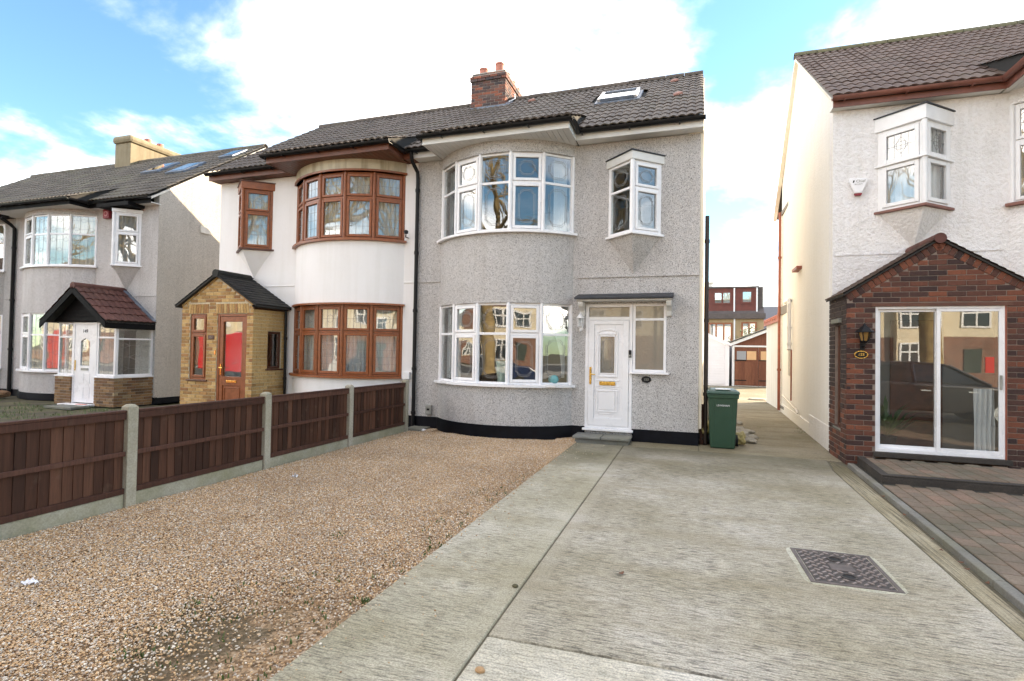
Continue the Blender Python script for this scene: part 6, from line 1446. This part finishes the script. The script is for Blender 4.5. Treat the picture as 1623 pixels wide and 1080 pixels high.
# ------------------------------------------------------------------ alley end: outbuilding, garages, houses behind
t = thing('outbuilding', 'cream rendered lean-to with terracotta eave beside the brown garage', 'outbuilding', (3.2, 18.5, 0))
MB().box(2.50, 5.0, 17.2, 20.2, 0, 2.62).build('wall', M['cream_out'], t)
mb = MB(); mb.prism([(2.42, 17.1, 2.60), (5.1, 17.1, 3.3), (5.1, 17.1, 3.38), (2.42, 17.1, 2.70)], (0, 3.2, 0)); mb.build('roof', M['terracotta'], t)
for i in range(9): MB().tube([(2.40, 17.2+.35*i, 2.71), (2.95, 17.2+.35*i, 2.87)], .085, 8).build('eave_tile', M['terracotta'], t, sharp=40)
g = thing('brown_garage', 'timber garage with red-brown double doors and white bargeboard', 'garage', (3.1, 31, 0))
MB().box(2.10, 4.75, 29.7, 34.5, 0, 2.05).build('wall', M['whitepaint'], g)
mb = MB(); mb.prism([(2.05, 29.72, 2.05), (4.80, 29.72, 2.05), (4.80, 29.72, 2.2), (3.95, 29.72, 2.92), (2.05, 29.72, 2.12)], (0, 4.8, 0)); mb.build('gable', M['garagewood'], g)
for (a, b, c, d) in ((1.95, 2.10, 3.97, 2.95), (3.97, 2.95, 5.0, 2.1)):
    p = [(a, 29.6, b-.06), (c, 29.6, d-.06), (c, 29.7, d-.06), (a, 29.7, b-.06)]; MB().hexa(p+[(x, y, z+.15) for x, y, z in p]).build('bargeboard', M['whitepaint'], g)
    p = [(a, 29.55, b+.1), (c, 29.55, d+.1), (c, 34.6, d+.1), (a, 34.6, b+.1)]; MB().hexa(p+[(x, y, z+.06) for x, y, z in p]).build('roof', M['roofdark'], g)
MB().box(2.1, 4.7, 29.64, 29.719, 2.02, 2.09).build('lintel', M['whitepaint'], g)
MB().box(2.06, 2.16, 29.63, 29.72, 0, 2.02).build('door_post', M['whitepaint'], g)
for a, b in ((2.19, 3.30), (3.31, 4.42)):
    dl = MB().box(a, b, 29.66, 29.69, .04, 2.0).build('door', M['garagewood'], g)
    for i in range(7): w = (b-a)/7; MB().box(a+w*i+.004, a+w*(i+1)-.004, 29.645, 29.6599, .05, 1.25).build('board', M['garagewood'], dl)
    for x0_, x1_ in ((a+.1, (a+b)/2-.02), ((a+b)/2+.02, b-.1)): MB().box(x0_, x1_, 29.645, 29.6595, 1.36, 1.80).build('pane', M['rearint'] if (a < 3 and x0_ < 2.5) else M['peach'], dl)
    for z_ in (.28, 1.30): MB().box(a, a+.55, 29.63, 29.6445, z_, z_+.05).build('hinge', M['black'], dl)
g = thing('white_garage', 'white horizontally clad garage end behind the green bin', 'garage', (1.2, 31, 0))
MB().box(-.9, 1.90, 29.55, 34, 0, 2.02).build('wall', M['garagewhite'], g)
mb = MB(); mb.prism([(-.9, 29.55, 2.02), (1.9, 29.55, 2.02), (1.9, 29.55, 2.08), (.5, 29.55, 2.75), (-.9, 29.55, 2.08)], (0, 4.4, 0)); mb.build('gable', M['garagewhite'], g)
for i in range(15): MB().box(-.85, 1.70, 29.522, 29.549, .08+.135*i, .08+.135*i+.127).build('cladding_board', M['garagewhite'], g, bevel=.006)
MB().box(1.72, 1.92, 29.50, 29.549, 0, 2.06).build('corner_post', M['garagewhite'], g, bevel=.01)
for (a, b, c, d) in ((.45, 2.82, 2.02, 2.08), (-1.0, 2.1, .449, 2.82)):
    p = [(a, 29.42, b-.05), (c, 29.42, d-.05), (c, 29.52, d-.05), (a, 29.52, b-.05)]; MB().hexa(p+[(x, y, z+.14) for x, y, z in p]).build('bargeboard', M['garagewhite'], g)
tag(MB().lathe([(.28, 0), (.3, .02), (.28, .06)], (2.3, 20.9, .0), 20).build('drain_cover', M['rubble']), 'round pale concrete cover on the ground near the lean-to', 'drain cover')
def rear_house():
    y = 44; H = thing('rear_house', 'buff rendered house with red-hung box dormer seen beyond the garages', 'house', (3, y, 0))
    MB().box(-4, 5.25, y, y+8, 0, 4.5).build('wall', M['rearwall'], H); MB().box(-4.1, 5.35, y-.25, y+.3, 4.35, 4.75).build('eave', M['rearroof'], H)
    mb = MB(); mb.prism([(5.30, y-.2, 4.6), (5.30, y+8, 4.6), (5.30, y+3.8, 6.9), (5.30, y+3, 6.9)], (-9.4, 0, 0)); mb.build('roof', M['rearroof'], H)
    MB().box(-3.5, 4.85, y+.35, y+4, 4.7, 6.75).build('dormer', M['dormer'], H); MB().box(-3.6, 4.95, y+.25, y+4, 6.751, 6.88).build('dormer_roof', M['rearroof'], H)
    MB().box(4.87, 5.27, y+.6, y+4, 4.75, 6.85).build('dormer_cheek', M['rearroof'], H)
    for x in (3.2, 4.8): MB().box(x-.05, x+.05, y+.24, y+.349, 4.75, 6.75).build('downpipe', M['whitepaint'], H)
    MB().box(3.15, 3.25, y-.12, y-.001, 2.0, 4.35).build('downpipe', M['whitepaint'], H)
    MB().box(-4, 4.9, y+.2, y+.34, 4.72, 4.80).build('gutter', M['whitepaint'], H)
    def win(x0_, x1_, z0_, z1_, n, yy, fm, cur=True):
        f = MB(); w = (x1_-x0_)/n
        for i in range(n+1): f.box(x0_+w*i-.06, x0_+w*i+.06, yy-.06, yy-.001, z0_, z1_)
        for z_ in (z0_-.06, z1_-.06): f.box(x0_-.06, x1_+.06, yy-.065, yy-.0005, z_, z_+.12)
        o = f.build('window', fm, H); 
        for i in range(n):
            MB().box(x0_+w*i+.06, x0_+w*(i+1)-.06, yy-.03, yy-.02, z0_+.06, z1_-.06).build('pane', M['pane_sky'], o); MB().box(x0_+w*i+.06, x0_+w*(i+1)-.06, yy-.012, yy-.002, z0_+.06, z1_-.06).build('curtain', M['curtain'] if (i+n) % 2 else M['rearint'], o)
    win(1.75, 2.95, 5.55, 6.45, 2, y+.35, M['dormer']); win(3.75, 4.45, 5.6, 6.5, 1, y+.35, M['dormer']); win(1.35, 3.0, 2.3, 4.0, 3, y, M['brownframe']); win(3.75, 4.7, 2.7, 4.05, 2, y, M['brownframe'])
    MB().box(.6, 3.6, y-4, y-.1, 0, 1.9).build('extension', M['rearwall'], H); MB().box(.4, 3.75, y-4.15, y-.05, 1.9, 2.05).build('extension_roof', M['rearroof'], H)
    ch = MB().box(1.0, 1.7, y+3, y+4.2, 6.6, 7.5).build('chimney', M['cream_out'], H); MB().box(.92, 1.78, y+2.9, y+4.3, 7.501, 7.62).build('chimney_head', M['cream_out'], ch)
rear_house()
H = thing('rear_house', 'slate-roofed house with a small white window at the alley end, right of the dormer', 'house', (10, 52, 0))
MB().box(5.6, 16, 50, 58, 0, 3.6).build('wall', M['pebble147'], H); mb = MB(); mb.prism([(5.4, 49.7, 3.5), (5.4, 58.3, 3.5), (5.4, 54, 6.1)], (11, 0, 0)); mb.build('roof', simple('slate', (.10, .10, .115), .6, .2, 3), H)
f = MB().box(6.0, 6.6, 49.93, 49.999, 2.2, 3.2).build('window', M['upvc'], H); MB().box(6.08, 6.52, 49.90, 49.9299, 2.28, 2.68).build('pane', M['pane_sky'], f); MB().box(6.08, 6.52, 49.90, 49.9299, 2.74, 3.12).build('pane', M['pane_sky'], f)
def shrub(name, label, c, rad, n, seed):
    t = thing(name, label, 'shrub', c); r_ = random.Random(seed); mb = MB()
    for _ in range(6):
        a = r_.uniform(0, 6.28); mb.tube([c, (c[0]+.3*rad[0]*math.cos(a), c[1]+.3*rad[1]*math.sin(a), c[2]+rad[2]*.9), (c[0]+.7*rad[0]*math.cos(a), c[1]+.7*rad[1]*math.sin(a), c[2]+rad[2]*1.5)], [.04, .025, .01], 6)
    mb.build('stem', M['browndark'], t); mb = MB()
    for _ in range(n):
        d = Vector((r_.gauss(0, 1), r_.gauss(0, 1), r_.gauss(0, 1))).normalized()*(r_.random()**.4); d *= 1+.35*noise.noise(d*2.3+Vector((seed, 0, 0))); p = Vector((c[0]+d.x*rad[0], c[1]+d.y*rad[1], c[2]+rad[2]+d.z*rad[2])); u = Vector((r_.gauss(0, 1), r_.gauss(0, 1), r_.gauss(0, 1))).normalized(); v = u.orthogonal().normalized(); s = r_.uniform(.05, .11)
        mb.add([p-u*s, p+v*s*.5, p+u*s, p-v*s*.5], [(0, 1, 2, 3)])
    mb.build('foliage', M['leafgreen'], t)
shrub('garden_shrub', 'green shrub showing above the brown garage roof', (3.6, 37, 0), (1.0, .9, 1.75), 1500, 3)

# ------------------------------------------------------------------ the other side of the street (seen in the window reflections)
def street_brick():
    k = NT('street_brick'); v = k.coord(); br = k.n('ShaderNodeTexBrick'); br.inputs['Scale'].default_value = 1; br.inputs['Brick Width'].default_value = .225; br.inputs['Row Height'].default_value = .075; br.inputs['Mortar Size'].default_value = .008
    br.inputs['Color1'].default_value = (.24, .085, .05, 1); br.inputs['Color2'].default_value = (.14, .055, .04, 1); br.inputs['Mortar'].default_value = (.34, .30, .25, 1)
    sx = k.n('ShaderNodeSeparateXYZ'); cx = k.n('ShaderNodeCombineXYZ'); k.l(v, sx.inputs[0]); k.l(sx.outputs['X'], cx.inputs[0]); k.l(sx.outputs['Z'], cx.inputs[1]); k.l(cx.outputs[0], br.inputs['Vector'])
    k.bsdf(k.mix(.5, br.outputs['Color'], k.ramp(k.noise(v, 1.3, 5, .6).outputs[0], [(.35, .55), (.62, 1.15)]), 'MULTIPLY'), .85); return k.m
def street_house():
    H = thing('street_house', 'sunlit brick and cream house across the street, seen mirrored in the windows', 'house', (0, -21, 0), 'houses across the street'); y = -21; bk = street_brick(); cr = simple('street_render', (.70, .62, .48), .85, .12, 2)
    MB().box(-3.2, 3.2, y-8, y, 0, 2.9).build('ground_storey', bk, H); MB().box(-3.2, 3.2, y-8, y, 2.901, 5.6).build('upper_storey', cr, H)
    mb = MB(); mb.prism([(-3.3, y-8.3, 5.55), (-3.3, y+.35, 5.55), (-3.3, y-4, 8.4)], (6.6, 0, 0)); mb.build('roof', M['rearroof'], H)
    mb = MB(); mb.prism([(-2.7, y+.6, 5.0), (.1, y+.6, 5.0), (-1.3, y+.6, 7.2)], (0, -1.5, 0)); mb.build('front_gable', bk, H); MB().box(-2.5, -.1, y, y+.55, .4, 5.0).build('bay', cr, H)
    for (a, b, c, d, yy, n) in ((-2.3, -.3, 1.0, 2.5, y+.56, 4), (-2.3, -.3, 3.5, 4.8, y+.56, 4), (1.0, 2.4, 3.5, 4.8, y+.01, 2)):
        f = MB(); w = (b-a)/n
        for i in range(n+1): f.box(a+w*i-.05, a+w*i+.05, yy-.02, yy+.06, c, d)
        for z_ in (c, c+(d-c)*.65, d): f.box(a-.05, b+.05, yy-.02, yy+.055, z_-.05, z_+.05)
        o = f.build('window', M['upvc'], H); MB().box(a, b, yy-.01, yy+.02, c, d).build('pane', simple('street_window', (.05, .06, .07), .1), o)
    MB().box(1.1, 2.0, y+.01, y+.05, .1, 2.2).build('door', simple('street_door', (.03, .045, .035), .4), H); MB().box(-3.2, 3.2, y+5, y+5.2, 0, .9).build('garden_wall', bk, H)
    return H
SH = street_house()
for i, x in enumerate((-68, -61.4, -54, -47.4, -40.4, -33.4, -26.8, -19.6, -13, -5.8, .9, 8, 14.6, 21.8, 28.4, 35.6)):
    c = SH if i == 9 else copy_tree(SH); c.location.x = x; c['label'] = 'sunlit house across the street, %s from the left in the mirrored row' % ('first', 'second', 'third', 'fourth', 'fifth', 'sixth', 'seventh', 'eighth', 'ninth', 'tenth', 'eleventh', 'twelfth', 'thirteenth', 'fourteenth', 'fifteenth', 'sixteenth')[i]
def car(name, label, x, y, col, van=False, z0=0):
    t = thing(name, label, 'van' if van else 'car', (x, y, -.05)); pt = simple(name+'_paint', col, .22, .05, 2); pt.node_tree.nodes['Principled BSDF'].inputs['Coat Weight'].default_value = .8
    gl = simple('car_glass', (.015, .018, .02), .06, .05); z_ = z0-.03
    def loft(prof, secs, nm, mat, bev):
        n = len(prof); vs = []
        for w, k, dz in secs: vs += [(x+px*k, y+w, pz+dz*max(0, pz-.5)+z_) for px, pz in prof]
        m_ = len(secs); mb = MB(); mb.add(vs, [tuple(range(n))[::-1], tuple(range((m_-1)*n, m_*n))]+[(j*n+i, j*n+(i+1) % n, (j+1)*n+(i+1) % n, (j+1)*n+i) for j in range(m_-1) for i in range(n)])
        return mb.build(nm, mat, t, bevel=bev)
    if van:
        wd = .96; body = [(-2.6, .32), (2.55, .32), (2.66, .55), (2.62, .95), (2.25, 1.18), (1.55, 2.2), (1.2, 2.33), (-2.5, 2.36), (-2.62, 2.2), (-2.66, .6)]
        loft(body, [(-wd, .985, -.03), (-wd*.94, 1, 0), (wd*.94, 1, 0), (wd, .985, -.03)], 'body', pt, .05)
        wq = [(.85, 1.25), (2.05, 1.25), (1.52, 2.02), (.85, 2.05)]; wheels = (-1.7, 1.72); taper = 0
    else:
        wd = .87; body = [(-2.08, .30), (2.06, .30), (2.14, .48), (2.10, .68), (1.85, .84), (1.05, .95), (-1.95, 1.0), (-2.12, .82), (-2.14, .5)]
        loft(body, [(-wd, .975, -.06), (-wd*.93, 1, 0), (wd*.93, 1, 0), (wd, .975, -.06)], 'body', pt, .06)
        cab = [(-1.92, .97), (1.15, .93), (.32, 1.40), (-.4, 1.46), (-1.25, 1.42)]
        n = len(cab); vs = []
        for w in (-1, 1): vs += [(x+px, y+w*wd*(.93-.36*max(0, pz-.95)), pz+z_) for px, pz in cab]
        mb = MB(); mb.add(vs, [tuple(range(n))[::-1], tuple(range(n, 2*n))]+[(i, (i+1) % n, n+(i+1) % n, n+i) for i in range(n)]); mb.build('cabin_glass', gl, t, bevel=.05)
        rf = [(-1.32, 1.425), (.36, 1.40), (.30, 1.44), (-.4, 1.49), (-1.25, 1.455)]
        mb = MB(); mb.prism([(x+a, y-wd*.75, b+z_) for a, b in rf], (0, 2*wd*.75, 0)); mb.build('roof', pt, t, bevel=.02)
        for s in (1, -1):
            for a, b in (((-1.85, 1.0), (-1.25, 1.43)), ((-.35, .98), (-.35, 1.44)), ((1.12, .96), (.34, 1.41))):
                yy = lambda z: y+s*wd*(.935-.36*max(0, z-.95)); MB().tube([(x+a[0], yy(a[1]), a[1]+z_), (x+b[0], yy(b[1]), b[1]+z_)], .035, 6).build('pillar', pt, t)
        wheels = (-1.3, 1.32)
    for s in (1, -1):
        if van: mb = MB(); mb.prism([(x+a, y+s*(wd+.004), b+z_) for a, b in wq], (0, s*.012, 0)); mb.build('side_window', gl, t)
        for wx in wheels:
            mb = MB(); mb.tube([(x+wx, y+s*(wd-.22), .31+z_), (x+wx, y+s*(wd+.02), .31+z_)], .31, 22); w = mb.build('wheel', M['rubber'], t, sharp=40); MB().tube([(x+wx, y+s*(wd+.021), .31+z_), (x+wx, y+s*(wd+.03), .31+z_)], .2, 14).build('rim', M['chrome'], w)
        for hx in (-.15, .75): MB().box(x+hx-.1, x+hx+.1, *sorted((y+s*(wd-.012), y+s*(wd+.02))), .78+z_, .81+z_).build('door_handle', M['chrome'], t)
        e = 2.05 if not van else 2.6
        MB().box(x+e-.05, x+e+.06, *sorted((y+s*.45, y+s*.75)), .62+z_, .74+z_).build('headlight', M['upvc'], t, bevel=.02); MB().box(x-e-.08, x-e+.05, *sorted((y+s*.55, y+s*.78)), .72+z_, .9+z_).build('tail_light', M['redbox'], t, bevel=.02)
    return t
car('parked_car', 'dark hatchback parked on the right forecourt, mirrored in the sliding doors', 5.5, 2.2, (.014, .012, .013), z0=.06)
car('parked_car', 'silver hatchback parked at the kerb, mirrored in the bay windows', -9.5, -4.8, (.35, .36, .38))
car('parked_car', 'black hatchback parked at the kerb, mirrored in the lower bay of the grey house', -4.2, -4.8, (.012, .012, .014))
car('parked_car', 'dark blue hatchback parked at the kerb, mirrored low in the grey bay', 1.2, -4.8, (.02, .035, .09))
car('parked_car', 'white hatchback parked at the kerb, mirrored in the brown bay windows', -15.2, -4.8, (.6, .6, .6))
car('parked_van', 'bright red van parked at the kerb, mirrored in the brown porch door', -22.5, -4.9, (.62, .012, .02), True)
def street_tree(label, x, y, seed, h=9.5):
    t = thing('street_tree', label, 'tree', (x, y, 0), 'street trees along the kerb'); r_ = random.Random(seed); tr = MB(); cr = MB()
    tr.tube([(x, y, -.1), (x+.05, y, 1.4), (x-.08, y+.05, 3.4), (x+.05, y-.05, 5.2), (x+.02, y, 6.4)], [.36, .29, .26, .23, .18], 10); bark = simple('plane_bark', (.30, .22, .11), .9, .45, 5, .4, 14)
    def br(p, d, l, r0, dep):
        q = p+d*l*.5+Vector((r_.gauss(0, .1), r_.gauss(0, .1), r_.gauss(0, .06)))*l; e = q+(d+Vector((r_.gauss(0, .25), r_.gauss(0, .25), .12))).normalized()*l*.5
        cr.tube([p, q, e], [r0, r0*.8, r0*.6], 6 if dep > 2 else 4, cap=False)
        if dep:
            for _ in range(3 if dep > 2 else 3):
                nd = (d+Vector((r_.gauss(0, .6), r_.gauss(0, .6), r_.gauss(.15, .35)))).normalized(); br(e if r_.random() < .6 else q, nd, l*.72, r0*.58, dep-1)
    for k in range(8): a = k*1.26+r_.random(); br(Vector((x, y, 3.6+.4*k)), Vector((math.cos(a)*.7, math.sin(a)*.7, .9)).normalized(), 2.6, .15, 4)
    tr.build('trunk', bark, t, sharp=60); cr.build('crown', bark, t)
street_tree('bare street tree mirrored in the sliding doors', 7.6, -3.0, 1); street_tree('bare street tree mirrored in the grey house windows', -8.2, -2.8, 2); street_tree('bare street tree mirrored in the left windows', -19, -3.0, 3); street_tree('bare street tree mirrored in the middle of the upper bay', -2.6, -4.2, 4)
